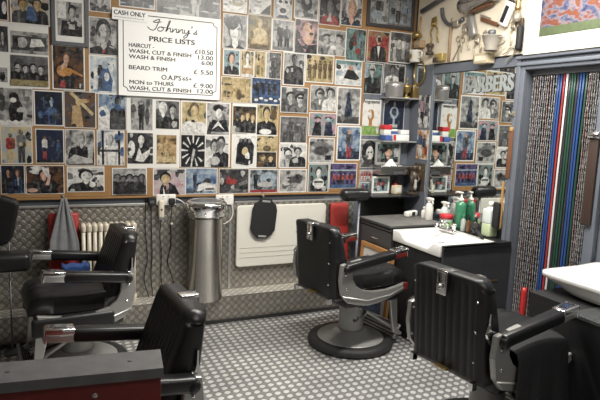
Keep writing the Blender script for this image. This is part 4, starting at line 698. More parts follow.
# picture leaning against the drawer cabinet
t = thing('framed_picture', 'orange wooden framed picture leaning on the drawer cabinet behind the chair', 'picture', M=Matrix.Translation((2.355, 3.66, .004)) @ Matrix.Rotation(.068, 4, 'Y'))
mb = MB()
for (a, b, c, d) in ((-.23, .23, 0, .035), (-.23, .23, .60, .635), (-.23, -.195, .035, .60), (.195, .23, .035, .60)): mb.box(-.012, .012, a, b, c, d, ORANGEW)
mb.build('frame', t, bevel=.003)
mb = MB(); mb.box(-.002, .008, -.2, .2, .03, .605, BORDER); mb.build('mount', t)
mb = MB(); mb.box(-.004, -.002, -.14, .14, .10, .54, tone('c')); mb.box(-.0045, -.004, -.14, .14, .10, .28, tone('v')); mb.add([(-.005, .1*math.cos(i), .36+.07*math.sin(i)) for i in [k*.628 for k in range(10)]], [tuple(range(10))], tone('w')); mb.build('print', t)
# ------------------------------------------------------------------ corner shelves
def glass_shelf(label, z, y0=4.10, x0=2.63, x1=3.03, m=None):
    t = thing('wall_shelf', label, 'shelf', ((x0+x1)/2, WB-.013, z), group='corner shelves'); w = (x1-x0)/2
    mb = MB(); mb.box(-w, w, -(WB-.013-y0), 0, -.012, 0, m or GREYEN); mb.build('board', t, bevel=.002)
    for s in (-1, 1):
        mb = MB(); mb.prism([(0, -.012), (-.09, -.012), (0, -.06)], 'x', s*(w-.05)-.005, s*(w-.05)+.005, GREYEN); mb.build('bracket', t)
    return t
glass_shelf('top grey corner shelf carrying the aluminium pot and brass pieces', 1.828, x0=2.715)
glass_shelf('grey corner shelf carrying paper boxes and tubs', 1.452, x0=2.69)
t = glass_shelf('low black corner shelf just above the drawer cabinet', .982, 4.0, 2.545, 3.03, BLACK)
t = thing('steel_shelf', 'brushed steel box shelf with tissues on it, in the corner', 'shelf', (2.85, WB-.013, 1.155))
mb = MB(); mb.box(-.18, .18, -.14, 0, 0, .082, STEEL); mb.build('box', t, bevel=.006)
mb = MB(); mb.box(-.18, .18, -.142, -.140, .062, .066, DARKMET); mb.box(-.05, .05, -.143, -.140, .01, .03, DARKMET); mb.build('slot', t)
mb = MB(); bm = bmesh.new(); bmesh.ops.create_cone(bm, cap_ends=True, segments=9, radius1=.060, radius2=.010, depth=.055)
for v in bm.verts: v.co.x += random.uniform(-.012, .012); v.co.y = v.co.y*.6+random.uniform(-.01, .01)
mb.bm(bm, TISSUE, smooth=False); o = solo(mb, 'tissue', 'crumpled white tissue standing on the steel shelf', 'tissue', loc=(2.80, 4.14, 1.2655))
t = thing('framed_photograph', 'silver framed photograph of a red-haired woman standing on the steel shelf', 'photograph', (2.785, 4.185, 1.2395))
mb = MB()
for (a, b, c, d) in ((-.13, .13, 0, .02), (-.13, .13, .18, .2), (-.13, -.11, .02, .18), (.11, .13, .02, .18)): mb.box(a, b, -.012, .004, c, d, GREYEN)
mb.build('frame', t, bevel=.003); mb = MB(); mb.box(-.112, .112, -.004, .002, .018, .182, tone('k')); print_image(mb, -.11, .02, .11, .18, -.0045, 'ke', fig_list := [('b', .52, .55, .2, 'b', 'q', 'k', 2.0), ('r', 0, 0, .2, .6, 'g'), ('r', .8, .3, 1, .8, 'l')]); mb.build('print', t, recalc=False)
t = thing('framed_photograph', 'pale framed photograph of two red-shirted players on the low black shelf', 'photograph', (2.73, 4.185, .984))
mb = MB()
for (a, b, c, d) in ((-.09, .09, 0, .016), (-.09, .09, .134, .15), (-.09, -.074, .016, .134), (.074, .09, .016, .134)): mb.box(a, b, -.01, .004, c, d, WHITEP)
mb.build('frame', t, bevel=.002); mb = MB(); mb.box(-.076, .076, -.004, .002, .014, .136, tone('e')); print_image(mb, -.074, .016, .074, .134, -.0045, 'ec', [('f', .35, .1, .85, .25, 'd', 'r', 'w'), ('f', .68, .1, .85, .25, 'd', 'r', 'n')]); mb.build('print', t, recalc=False)
t = thing('card_box', 'small cream box tilted on the low black shelf', 'box', (2.875, 4.14, .983), rz=.25)
mb = MB(); mb.rbox(-.045, .045, -.025, .025, 0, .075, .006, mat('cream_card', (.68, .60, .42), .6)); mb.build('body', t); mb = MB(); mb.box(-.03, .03, -.027, -.025, .02, .055, PAPERW); mb.build('printed_panel', t)
t = thing('figurine', 'small dark figurine with a red base behind the cream box', 'figurine', (2.90, 4.20, .983))
mb = MB(); mb.lathe([(.03, 0), (.028, .02), (.018, .03), (.026, .05), (.022, .08), (.01, .09)], REDPL, n=14); mb.build('body', t)
mb = MB(); mb.lathe([(.0, .085), (.016, .095), (.018, .11), (.010, .125), (0, .128)], BRONZE, n=12, caps=False); mb.build('head', t)
po = [o for o in bpy.data.objects if o.get('label', '').startswith('cream programme poster')][0]
mb = MB(); text_mesh(mb, 'Programme', .165, .030, INK, Matrix(((1, 0, 0, -.083), (0, 0, -1, -.0050), (0, 1, 0, .125), (0, 0, 0, 1))), .0004, 0, .0006); mb.build('title_lettering', po)
# aluminium pot, brass things
t = thing('cooking_pot', 'aluminium pot with a lid on the top corner shelf', 'pot', (2.805, 4.165, 1.829)); t.scale = (.84, .84, .88)
mb = MB(); mb.lathe([(.085, 0), (.092, .012), (.094, .095), (.099, .10), (.099, .106), (.094, .108), (0, .108)], POTAL, n=32); mb.build('body', t)
mb = MB(); mb.lathe([(.1, .108), (.098, .118), (.09, .138), (.07, .146), (0, .148)], POTAL, n=32); mb.build('lid', t)
t = thing('brass_cup', 'old brass cup on the top corner shelf beside the aluminium pot', 'cup', (2.928, 4.16, 1.829))
mb = MB(); mb.lathe([(.03, 0), (.03, .008), (.012, .02), (.012, .035), (.035, .05), (.042, .09), (.044, .11), (.036, .11), (.03, .06), (0, .055)], BRASS, n=20, caps=False); mb.build('bowl', t)
mb = MB(); mb.tube([(0, 0, .055), (0, 0, .16)], .005, BRASS); mb.lathe([(0, .155), (.012, .163), (0, .175)], BRASS, n=10, caps=False); mb.build('stem', t)
t = thing('brass_box', 'old brass box with a bracket at the right end of the top corner shelf', 'box', (3.012, 4.16, 1.829))
mb = MB(); mb.rbox(-.034, .034, -.03, .03, 0, .115, .004, BRASS); mb.build('body', t, bevel=.002); mb = MB(); mb.box(-.035, .035, -.032, .032, .09, .10, TARN); mb.tube([(0, 0, .115), (0, 0, .135)], .006, BRASS); mb.build('lid', t)
t = thing('shaving_mirror', 'round brass shaving mirror hanging high in the corner by the tool panel', 'mirror', M=Matrix.Translation((3.034, 4.12, 2.045)) @ Matrix.Rotation(-PI/2, 4, 'Y') @ Matrix.Rotation(.0, 4, 'Z'))
mb = MB(); q = [(.10*math.cos(2*PI*i/28), .075*math.sin(2*PI*i/28), .012) for i in range(29)]; mb.tube(q, .008, BRASS); mb.build('rim', t)
mb = MB(); mb.add([(.095*math.cos(2*PI*i/28), .07*math.sin(2*PI*i/28), .012) for i in range(28)], [tuple(range(28))], mir); mb.build('glass', t, recalc=False)
# boxes on the middle shelf
def shelf_box(label, x, y, w, d, parts, z=1.4535):
    t = thing('paper_box', label, 'box', (x, y, z), group='boxes on the corner shelf')
    for nm, a, b, m, gr in parts:
        mb = MB(); mb.rbox(-w/2-gr, w/2+gr, -d/2-gr, d/2+gr, a, b, .004, m); mb.build(nm, t)
shelf_box('tall tub with red lid and white and blue sides, left end of the shelf', 2.738, 4.165, .075, .075, [('base_band', 0, .045, BLUELID, 0), ('body', .045, .095, WHITEP, -.002), ('lid', .095, .135, REDLID, .003)])
shelf_box('blue box with a white top, behind the white carton on the shelf', 2.828, 4.195, .075, .06, [('body', 0, .08, BLUELID, 0), ('lid', .08, .10, PAPERW, .001)])
shelf_box('long white carton with a red end on the shelf', 2.870, 4.135, .17, .05, [('body', 0, .055, PAPERW, 0)])
mb = MB(); mb.box(2.787, 2.815, 4.1085, 4.1095, 1.457, 1.505, REDLID); o = mb.build('red_end'); par = [x for x in bpy.data.objects if x.get('label', '').startswith('long white carton')][0]; o.parent = par; o.matrix_parent_inverse = par.matrix_world.inverted() if False else Matrix.Translation((-2.870, -4.135, -1.4535))
shelf_box('white box with dark printing at the right end of the shelf', 2.945, 4.195, .09, .06, [('body', 0, .095, PAPERW, 0), ('printed_band', .03, .06, BLUELID, .001)])
shelf_box('flat blue packet lying on the shelf in front of the red-lidded tub', 2.735, 4.115, .07, .02, [('body', 0, .045, BLUELID, 0)])
# statuette and the dark box below it
t = thing('statuette', 'dark bronze statuette with a pale figure standing at the end of the low black shelf', 'statue', (2.985, 4.048, .983))
mb = MB(); mb.rbox(-.04, .04, -.04, .04, 0, .03, .006, BRONZE); mb.lathe([(.035, .03), (.026, .06), (.03, .11), (.038, .16), (.026, .20), (.012, .215)], BRONZE, n=16); mb.tube([(.02, -.02, .19), (.035, -.035, .14), (.0, -.045, .11)], .010, BRONZE); mb.tube([(-.02, -.01, .19), (-.04, -.02, .15), (-.03, -.03, .10)], .010, BRONZE); mb.build('body', t)
mb = MB(); mb.lathe([(0, .21), (.018, .22), (.022, .24), (.016, .262), (0, .268)], BRONZE, n=14, caps=False); mb.build('head', t)
mb = MB(); mb.lathe([(.012, .05), (.016, .08), (.010, .12), (.012, .135), (0, .145)], mat('pale_stone', (.42, .40, .36), .6), c=(-.015, -.05, 0), n=10); mb.build('child_figure', t)
# ------------------------------------------------------------------ mirror, its lettering, corner photographs
t = thing('wall_mirror', 'large frameless wall mirror over the basin, reflecting the photograph wall', 'mirror', (3.056, 3.47, .86))
mb = MB(); mb.box(-.004, .0, -.468, .468, 0, 1.165, mir); mb.build('glass', t)
mb = MB(); mb.box(-.012, .002, -.47, .47, -.018, 0, DARKMET); mb.build('bottom_rail', t)
def on_right(x, y, z): return Matrix(((0, 0, -1, x), (-1, 0, 0, y), (0, 1, 0, z), (0, 0, 0, 1)))   # local x to the right along the wall, y up, z out
t = thing('mirror_lettering', 'silver block lettering reading BARBERS across the top of the wall mirror', 'sign', M=on_right(3.0515, 3.552, 1.866))
mb = MB(); I4 = Matrix.Identity(4)
text_mesh(mb, 'BARBERS', .508, .115, LETTER, Matrix.Translation((0, 0, .003)), .005, 0, .006); mb.build('letters', t)
mb = MB(); text_mesh(mb, 'BARBERS', .518, .122, DKGREY, Matrix.Translation((-.003, -.003, 0)), .003, 0, .009); mb.build('letter_outline', t)
def strip_photo(label, y, z0, z1, bg, figs):
    w = .16; M = on_right(XR-.0265, y+w/2, z0)
    mb = MB(); mb.box(0, w, 0, z1-z0, -.001, .0006, PAPERW, M)
    tmp = MB(); print_image(tmp, 0, 0, w, z1-z0, 0, bg, figs)
    mb.mats = mb.mats; off = len(mb.v)
    for f, k in zip(tmp.f, tmp.m): mb.add([M @ Vector((tmp.v[i][0], tmp.v[i][2], .0008-tmp.v[i][1])) for i in f], [tuple(range(len(f)))], tmp.mats[k])
    o = mb.build('photograph', recalc=False); tag(o, label, 'photograph', 'photographs on the corner post')
strip_photo('upper collage of black and white footballers on the corner post beside the mirror', 4.03, 1.575, 1.855, 'wk', [('f', .35, .1, .95, .4, 'k', 'p', 'k'), ('f', .75, .05, .7, .35, 'w', 'd', 'w'), ('e', .2, .2, .15, .1, 'w'), ('r', .6, .75, .9, .95, 'n')])
strip_photo('lower colour collage of blue and orange players on the corner post beside the mirror', 4.02, 1.30, 1.555, 'wo', [('f', .3, .1, .95, .35, 'f', 'v', 'w'), ('f', .65, .05, .85, .3, 'f', 'n', 'o'), ('e', .85, .3, .12, .15, 'r'), ('e', .12, .6, .1, .1, 'v')])
strip_photo('dark brown narrow picture low on the corner post, above the statuette', 4.03, 1.02, 1.265, 'td', [('f', .5, .0, .9, .4, 's', 't', 'k')])
# ------------------------------------------------------------------ bottles on the worktop
def pump_bottle(label, x, y, z, h, r, m):
    t = thing('pump_bottle', label, 'bottle', (x, y, z)); 
    mb = MB(); mb.lathe([(r*.9, 0), (r, .006), (r, h*.6), (r*.92, h*.66), (r*.5, h*.72), (r*.4, h*.74), (0, h*.74)], m, n=22); mb.build('body', t)
    mb = MB(); mb.lathe([(r*.48, h*.73), (r*.48, h*.80), (r*.3, h*.82), (.006, h*.83), (.006, h*.95), (.0, h*.95)], WHITEP, n=16); mb.tube([(0, 0, h*.955), (-.01, .03, h*.965), (-.015, .055, h*.94)], .008, WHITEP); mb.lathe([(.016, h*.945), (.014, h*.975), (0, h*.98)], WHITEP, n=12); mb.build('pump', t)
pump_bottle('tall green pump bottle on the worktop in front of the mirror', 3.004, 3.435, .801, .295, .042, GREENL)
def jug(label, x, y, z, h, r, m, m2):
    t = thing('shampoo_bottle', label, 'bottle', (x, y, z))
    mb = MB(); mb.rbox(-r, r, -r, r, 0, h*.40, .015, m2); mb.build('liquid_part', t)
    mb = MB(); mb.rbox(-r, r, -r, r, h*.36, h*.8, .016, m); mb.lathe([(r*.9, h*.76), (r*.6, h*.83), (r*.42, h*.86), (r*.42, h*.88), (0, h*.88)], m, n=18); mb.build('body', t)
    mb = MB(); mb.lathe([(r*.5, h*.87), (r*.48, h*.97), (r*.3, h), (0, h)], WHITEP, n=16); mb.build('cap', t)
jug('square milky bottle half full of pale green liquid, in front of the mirror', 3.000, 3.105, .801, .262, .044, MILK, PALEGR)
def small_bottle(label, x, y, h, r, m, mc, z=.801):
    t = thing('small_bottle', label, 'bottle', (x, y, z), group='small bottles on the worktop')
    mb = MB(); mb.lathe([(r*.92, 0), (r, .004), (r, h*.62), (r*.5, h*.74), (r*.4, h*.78), (0, h*.78)], m, n=16); mb.build('body', t)
    mb = MB(); mb.lathe([(r*.5, h*.76), (r*.5, h*.97), (r*.4, h), (0, h)], mc, n=14); mb.build('cap', t)
CLEARB = mat('clear_bottle', (.38, .42, .38), .15); DARKB = mat('dark_bottle', (.05, .045, .04), .15)
small_bottle('small clear bottle with a green cap beside the green pump bottle', 2.935, 3.315, .135, .019, CLEARB, GREENL)
small_bottle('small brown bottle with a black cap among the little bottles', 2.94, 3.262, .13, .018, mat('brown_glass', (.12, .06, .025), .15), BLACKM)
small_bottle('small dark bottle with a grey cap, second from the milky bottle', 2.985, 3.24, .14, .020, DARKB, GREYEN)
small_bottle('squat black bottle just left of the milky bottle', 2.95, 3.195, .13, .024, DARKB, BLACKM)
t = thing('plastic_tub', 'grey-green tub with a red lid beside the tap', 'tub', (2.915, 3.49, .801))
mb = MB(); mb.lathe([(.046, 0), (.05, .006), (.05, .075), (0, .075)], GREYG, n=24); mb.build('body', t)
mb = MB(); mb.lathe([(.053, .072), (.053, .10), (.049, .106), (0, .106)], REDLID, n=24); mb.build('lid', t)
mb = MB(); mb.lathe([(.0508, .018), (.0508, .055)], mat('green_label', (.25, .42, .16), .5), n=24, caps=False); mb.build('paper_label', t)
def spray(label, x, y, z, h, m):
    t = thing('spray_bottle', label, 'bottle', (x, y, z))
    mb = MB(); mb.lathe([(.03, 0), (.034, .006), (.034, h*.5), (.026, h*.62), (.014, h*.70), (0, h*.70)], m, n=18); mb.build('body', t)
    mb = MB(); mb.lathe([(.016, h*.69), (.016, h*.77), (0, h*.77)], WHITEP, n=14); mb.rbox(-.014, .014, -.045, .03, h*.77, h*.90, .01, WHITEP); mb.tube([(0, -.03, h*.80), (0, -.045, h*.72), (0, -.04, h*.64)], .007, WHITEP); mb.tube([(0, .02, h*.84), (0, .045, h*.83)], .009, WHITEP); mb.build('trigger_head', t)
spray('white trigger spray bottle standing at the left on the counter mat near the corner', 2.92, 3.72, .8185, .21, WHITEP)
spray('pale trigger spray bottle behind the red-lidded tub', 2.985, 3.60, .8185, .19, MILK)
t = thing('hair_clipper', 'white hair clipper with a black grip lying on the counter mat in the corner', 'clipper', (2.87, 3.90, .8185), rz=.4)
mb = MB(); mb.rbox(-.08, .08, -.025, .025, 0, .05, .015, WHITEP); mb.build('body', t); mb = MB(); mb.rbox(-.02, .03, -.028, -.02, .008, .042, .004, BLACKM); mb.build('grip', t); mb = MB(); mb.box(.08, .10, -.02, .02, .005, .03, CHROME); mb.build('blade', t)
small_bottle('small white bottle by the hair clipper in the corner', 2.93, 3.80, .10, .022, WHITEP, WHITEP, .8185)
small_bottle('pale blue bottle beside the white trigger spray', 2.975, 3.79, .105, .020, MILK, WHITEP, .8185)
# ------------------------------------------------------------------ strop and brush on the left door post, strop on the right
t = thing('leather_strop', 'narrow brown leather strop hanging on the door post beside the mirror', 'strop', M=on_right(XR-.046, 2.985, 1.25))
mb = MB(); mb.rbox(-.02, .02, 0, .34, 0, .008, .003, LEATH); mb.build('strap', t); mb = MB(); mb.rbox(-.014, .014, .33, .36, .0, .012, .003, TANW); mb.build('top_block', t)
t = thing('coat_hook', 'small metal hook on the door post above the brown strop', 'hook', M=on_right(XR-.046, 2.985, 1.70))
mb = MB(); mb.box(-.012, .012, -.015, .02, 0, .004, TARN); mb.build('plate', t); mb = MB(); mb.tube([(0, 0, .002), (0, -.005, .03), (0, .012, .042)], .005, TARN); mb.build('prong', t)
t = thing('clothes_brush', 'wooden handled clothes brush with black bristles hanging by the mirror edge', 'brush', M=on_right(XR-.046, 3.01, .88))
mb = MB(); mb.prism([(-.014, .0), (.014, .0), (.02, .16), (.012, .22), (.010, .34), (-.002, .34), (-.006, .22), (-.014, .16)], 'z', .006, .022, TANW); mb.build('handle', t, bevel=.004)
mb = MB(); mb.rbox(-.042, .016, .0, .19, .023, .055, .012, BLACKM); mb.build('bristles', t)
t = thing('leather_strop', 'long dark leather strop with a metal end, hanging on the post at the right edge', 'strop', M=on_right(XR-.036, 2.33, 1.03))
mb = MB(); mb.rbox(-.034, .034, 0, .53, 0, .014, .005, mat('dark_leather', (.045, .026, .02), .5)); mb.build('strap', t, ); mb = MB(); mb.lathe([(.022, -.04), (.024, -.035), (.024, .035), (.022, .04)], STEEL, M=Matrix.Translation((0, .55, .012)) @ Matrix.Rotation(PI/2, 4, 'Y'), n=16); mb.build('metal_end', t)
mb = MB(); mb.box(-.026, .026, .0, .012, .0, .017, BLACKM); mb.build('tip', t)
# ------------------------------------------------------------------ strip curtain
t = thing('strip_curtain', 'hanging curtain of silver chains and coloured strips in the doorway', 'curtain', (3.10, 2.635, 0))
mb = MB(); mb.box(-.01, .012, -.29, .29, 1.965, 1.998, DARKMET); mb.build('rail', t)
def chain(y, m, seedv):
    rnd = random.Random(seedv); pts = []; rs = []
    for i in range(96):
        pts.append((rnd.uniform(-.002, .002), y+.002*math.sin(i*.21+seedv), 1.965-i*.0202)); rs.append(.0056 if i % 2 else .003)
    mb = MB(); mb.tube(pts, .006, m, 6, rs=rs); mb.build('chain', t)
def strip(y, m, wd):
    mb = MB(); pts = [(.003*math.sin(i*.9+y*40), y, 1.97-i*.16) for i in range(13)]
    M = Matrix.Translation((0, y, 0)) @ Matrix.Diagonal((.5, 1, 1, 1)) @ Matrix.Translation((0, -y, 0))
    mb.tube(pts, wd/2, m, 8, M=M); mb.build('strip', t)
ys = lambda px: 2.915-(px-527)*.00885-2.635
k = 0
for i in range(11): chain(ys(527.5+i*2.1), [SILV, SILV, SILVR, SILV, SILVB][i % 5], i)
for px, m in ((550.6, STB), (552.8, STB), (555.4, STR), (558.0, STW), (560.4, mat('dark_strip', (.03, .03, .035), .4)), (562.6, STG), (564.8, STG), (567.2, mat('dark_strip', (.03, .03, .035), .4)), (569.4, STB), (571.7, STB), (574.3, STG)): strip(ys(px), m, .0165)
for i, px in enumerate((576.6, 578.3, 580.0, 581.6, 583.3, 585, 586.6, 588.2, 589.8)): chain(ys(px), [SILVR, SILVR, SILV, SILV, SILV, SILVB, SILV, SILVR, SILV][i], 30+i)
mb = MB(); mb.lathe([(.018, 0), (.02, .01), (.02, .50), (.016, .53), (0, .53)], REDPL, n=16); mb.lathe([(.022, .1), (.022, .13)], REDLID, n=16)
solo(mb, 'red_tube', 'upright red plastic tube standing at the foot of the strip curtain', 'tube', loc=(2.97, 2.70, 0))
# ------------------------------------------------------------------ second basin at the right edge
t = thing('basin_cabinet', 'black basin cabinet with a speckled ledge at the bottom right edge', 'cabinet', (2.385, .85, 0))
mb = MB(); mb.box(0, .66, 0, 1.02, 0, .685, BLACK); mb.build('carcass', t, bevel=.003)
mb = MB(); mb.box(.09, .66, 1.02, 1.36, 0, .70, BLACKM); mb.build('side_cupboard', t, bevel=.003)
mb = MB(); mb.box(-.008, .66, -.0, 1.026, .686, .704, mat('speckled_laminate', (.07, .075, .075), .25, var=.9, scale=120)); mb.build('ledge', t, bevel=.002)
t = thing('wash_basin', 'white basin with rounded corners at the right edge of the picture', 'basin', (2.80, 1.72, .706))
def d_out(th, ax, ay, n=7.):
    c, s = math.cos(th), math.sin(th); r = (abs(c/ax)**n+abs(s/ay)**n)**(-1/n); return r*c, r*s
n = 96; rings = [(.70, .62, .0), (.84, .76, .012), (.92, .88, .04), (.965, .95, .072), (.985, .98, .078), (1.0, 1.0, .084), (1.0, 1.0, .100), (.99, .99, .106), (.93, .95, .106), (.86, .89, .098), (.80, .82, .06), (.70, .72, .035), (.40, .40, .028), (.08, .08, .026)]
vs = []; fs = []
for kx, ky, z in rings:
    for i in range(n):
        x, y = d_out(2*PI*i/n, .255, .525, 11. if z > .07 else 5.); vs.append((x*kx, y*ky, z+(.018*max(0, x/.255)**3 if z > .075 else 0)))
for j in range(len(rings)-1):
    for i in range(n): fs.append((j*n+i, j*n+(i+1) % n, (j+1)*n+(i+1) % n, (j+1)*n+i))
fs.append(tuple(range(n))[::-1]); fs.append(tuple(range((len(rings)-1)*n, len(rings)*n)))
mb = MB(); mb.add(vs, fs, CERAM, True); mb.build('bowl', t); mb = MB(); mb.lathe([(.025, .027), (.02, .030), (0, .029)], CHROME, n=16); mb.build('waste', t)
t = thing('basin_tap', 'chrome tap on the white basin at the right edge', 'tap', (2.985, 2.10, .828))
mb = MB(); mb.lathe([(.024, 0), (.02, .01), (.015, .03), (.015, .10), (.02, .105), (0, .12)], CHROME, n=16); mb.tube([(0, 0, .08), (-.05, -.02, .10), (-.10, -.05, .09), (-.115, -.06, .07)], .010, CHROME); mb.build('spout', t)
mb = MB(); mb.tube([(-.02, .0, .135), (.05, .0, .15)], .008, CHROME); mb.build('lever', t)
# ------------------------------------------------------------------ cape over the chair arm
def cape():
    cx, cy, cr = 2.086, 2.071, .134; A = lambda x, y: (cx+x*math.cos(cr)-y*math.sin(cr), cy+x*math.sin(cr)+y*math.cos(cr))
    bm = bmesh.new(); nu, nv = 26, 18; g = []
    for i in range(nu+1):
        u = i/nu; x = -.205+.41*u; row = []
        for j in range(nv+1):
            v = j/nv; fold = .010*math.sin(u*17)+.006*math.sin(u*31+1)
            if v < .3:
                q = v/.3; y = -.16-.135*q; z = .595+.012*math.sin(q*PI)-.01*q+.02*math.sin(u*3)
            else:
                q = (v-.3)/.7; y = -.297-fold*q*1.6-.03*q; z = .585+.02*math.sin(u*3)-(.008+q*(.50+.03*math.sin(u*4)))
            px, py = A(x+(.015*math.sin(v*6+u*3)), y); row.append(bm.verts.new((px, py, z)))
        g.append(row)
    for i in range(nu):
        for j in range(nv): bm.faces.new((g[i][j], g[i+1][j], g[i+1][j+1], g[i][j+1]))
    mb = MB(); mb.bm(bm, CLOTH); o = mb.build('barber_cape', recalc=False)
    s = o.modifiers.new('thickness', 'SOLIDIFY'); s.thickness = .004; s.offset = 1
    return o
tag(cape(), 'black barber cape hanging over the side of the ribbed-back chair, below its arm', 'cape')
# ------------------------------------------------------------------ along the back wall
t = thing('pedal_bin', 'tall cylindrical stainless steel bin standing on the ledge between the sockets', 'bin', (1.125, 4.078, .216)); t.scale = (1.05, 1.05, 1.045)
mb = MB(); BINST = mat('bin_steel', (.40, .385, .36), .17, 1., var=.25, scale=4); mb.lathe([(.122, 0), (.124, .004), (.124, .60), (.129, .604), (.129, .616), (.124, .62), (.0, .62)], BINST, n=48); mb.build('body', t)
mb = MB(); mb.lathe([(.130, .618), (.136, .622), (.139, .66), (.148, .668), (.149, .70), (.143, .715), (.126, .728), (.118, .728), (.112, .718)], CHROME, n=48, caps=False); mb.build('rim', t)
mb = MB(); mb.lathe([(.122, .712), (.116, .722), (.06, .728), (0, .73)], mat('dull_lid_steel', (.20, .20, .20), .35, .7), n=40, caps=False); mb.build('flap_lid', t)
mb = MB()
for i in range(10): mb.lathe([(.006, 0), (.004, .005), (0, .006)], CHROME, M=Matrix.Rotation(2*PI*i/10, 4, 'Z') @ Matrix.Translation((.1375, 0, .645)) @ Matrix.Rotation(PI/2, 4, 'Y'), n=8)
mb.build('rivets', t)
# flat white panel heater and the black carry tray hanging over it
t = thing('wall_panel', 'flat off-white panel with rounded corners fixed to the metal cladding', 'panel', (1.81, WB-.014, .40))
bm = bmesh.new(); pl = round_rect(-.40, 0, .40, .505, .03, 6)
mb = MB(); mb.prism(pl, 'y', -.034, -.006, OFFW); mb.build('front', t, bevel=.008, seg=3)
mb = MB()
for z in (.075, .115, .155): mb.box(-.37, .37, -.0365, -.034, z, z+.005, mat('panel_groove', (.52, .50, .45), .5))
mb.build('grooves', t); mb = MB()
for x in (-.25, .25): mb.box(x-.02, x+.02, -.006, 0, .1, .4, GREYEN)
mb.build('brackets', t)
t = thing('carry_tray', 'black plastic tray with handle slots hanging tilted in front of the white panel', 'tray', M=Matrix.Translation((1.632, 4.185, .785)) @ Matrix.Rotation(.10, 4, 'Y'))
mb = MB(); out = [(-.085, .155), (-.055, .18), (-.045, .205), (.045, .205), (.055, .18), (.085, .155), (.10, .10), (.10, -.09), (.075, -.14), (.05, -.16), (.04, -.175), (-.04, -.175), (-.05, -.16), (-.075, -.14), (-.10, -.09), (-.10, .10)]
out = [(x*1.06, z*.86) for x, z in out]
mb.prism(out, 'y', -.010, .008, BLACKM); mb.build('body', t, bevel=.004)
for z in (.155, -.133):
    mb = MB(); mb.rbox(-.035, .035, -.0125, -.0095, z-.008, z+.008, .003, GREYEN); mb.build('handle_slot', t)
t = thing('wall_hook', 'small hook at the foot of the photograph board above the black tray', 'hook', (1.628, 4.2195, .985))
mb = MB(); mb.tube([(0, .0, .01), (0, -.012, .0), (0, -.03, -.012), (0, -.04, .0)], .004, TARN); mb.build('prong', t); mb = MB(); mb.box(-.008, .008, -.002, .004, -.006, .02, TARN); mb.build('plate', t)
# sockets
def socket(label, x, z):
    t = thing('wall_socket', label, 'socket', (x, WB-.013, z), group='white double sockets under the photograph board')
    mb = MB(); mb.rbox(-.073, .073, -.02, -.0, -.032, .052, .006, WHITEP); mb.build('plate', t)
    for s in (-1, 1):
        mb = MB(); mb.box(s*.02-.007, s*.02+.007, -.024, -.02, .022, .042, WHITEP); mb.box(s*.02-.004, s*.02+.004, -.0246, -.024, .034, .039, REDPL); mb.build('switch', t)
    return t
socket('white double socket with a clipper hanging below, left of the steel bin', .852, .955); socket('white double socket with one black plug, right of the steel bin', 1.312, .945)
def plug(label, x, z, m):
    t = thing('mains_plug', label, 'plug', (x, 4.215, z)); mb = MB(); mb.rbox(-.024, .024, -.03, .0, -.024, .024, .01, m); mb.build('body', t); mb = MB(); mb.tube([(0, -.015, -.02), (0, -.018, -.045)], .006, m); mb.build('flex_grip', t)
plug('black plug in the left socket, beside the steel bin', .892, .955, BLACKM); plug('black plug in the right socket', 1.277, .945, BLACKM)
t = thing('power_adapter', 'black adapter at the left end of the left socket', 'adapter', (.745, 4.235, .955)); mb = MB(); mb.rbox(-.028, .028, -.04, .0, -.03, .035, .006, BLACKM); mb.build('body', t); mb = MB(); mb.box(-.015, .015, -.042, -.04, -.01, .01, DARKMET); mb.build('plate', t)
t = thing('hair_clipper', 'cream hair clipper hanging from the left socket, blade down', 'clipper', (.812, 4.20, .82))
mb = MB(); mb.rbox(-.021, .021, -.02, .014, .012, .148, .012, RADI); mb.build('body', t); mb = MB(); mb.box(-.019, .019, -.016, .008, -.002, .016, CHROME); mb.build('blade', t); mb = MB(); mb.rbox(-.006, .006, -.0245, -.019, .07, .085, .002, DARKMET); mb.build('switch', t)
def cable(label, pts, m, r=.0035): solo(MB().tube(sm_curve(pts, 6), r, m, 6), 'cable', label, 'cable', 'mains cables hanging down the cladding')
cable('black cable at the far left of the four hanging by the socket', [(.705, 4.226, 1.0), (.70, 4.226, .75), (.715, 4.226, .52), (.69, 4.22, .36), (.72, 4.19, .225)], BLACKM)
cable('black cable second from the left of the four hanging by the socket', [(.742, 4.224, .92), (.745, 4.226, .75), (.75, 4.226, .55), (.742, 4.222, .38), (.75, 4.19, .225)], BLACKM)
cable('black cable below the hanging clipper', [(.812, 4.20, .815), (.806, 4.215, .70), (.82, 4.226, .55), (.818, 4.222, .35), (.84, 4.18, .225)], BLACKM)
cable('black cable hanging from the black plug next to the steel bin', [(.892, 4.195, .91), (.886, 4.215, .78), (.892, 4.226, .62), (.868, 4.226, .48), (.90, 4.21, .36), (.93, 4.19, .225)], BLACKM)
mb = MB(); mb.rbox(.883, .901, 4.195, 4.215, .775, .79, .004, WHITEP); solo(mb, 'cable_tag', 'small white tag on the cable beside the steel bin', 'tag')
solo(MB().tube(sm_curve([(.925, 4.20, .975), (.965, 4.19, .955), (1.0, 4.20, .925)], 6), .004, WHITEP), 'cable', 'short white cable from the left socket towards the steel bin', 'cable')
solo(MB().tube(sm_curve([(1.366, 4.222, .935), (1.38, 4.215, .86), (1.365, 4.215, .80), (1.325, 4.222, .765), (1.30, 4.226, .76)], 6), .004, WHITEP), 'cable', 'white cable looping down from the right socket', 'cable')
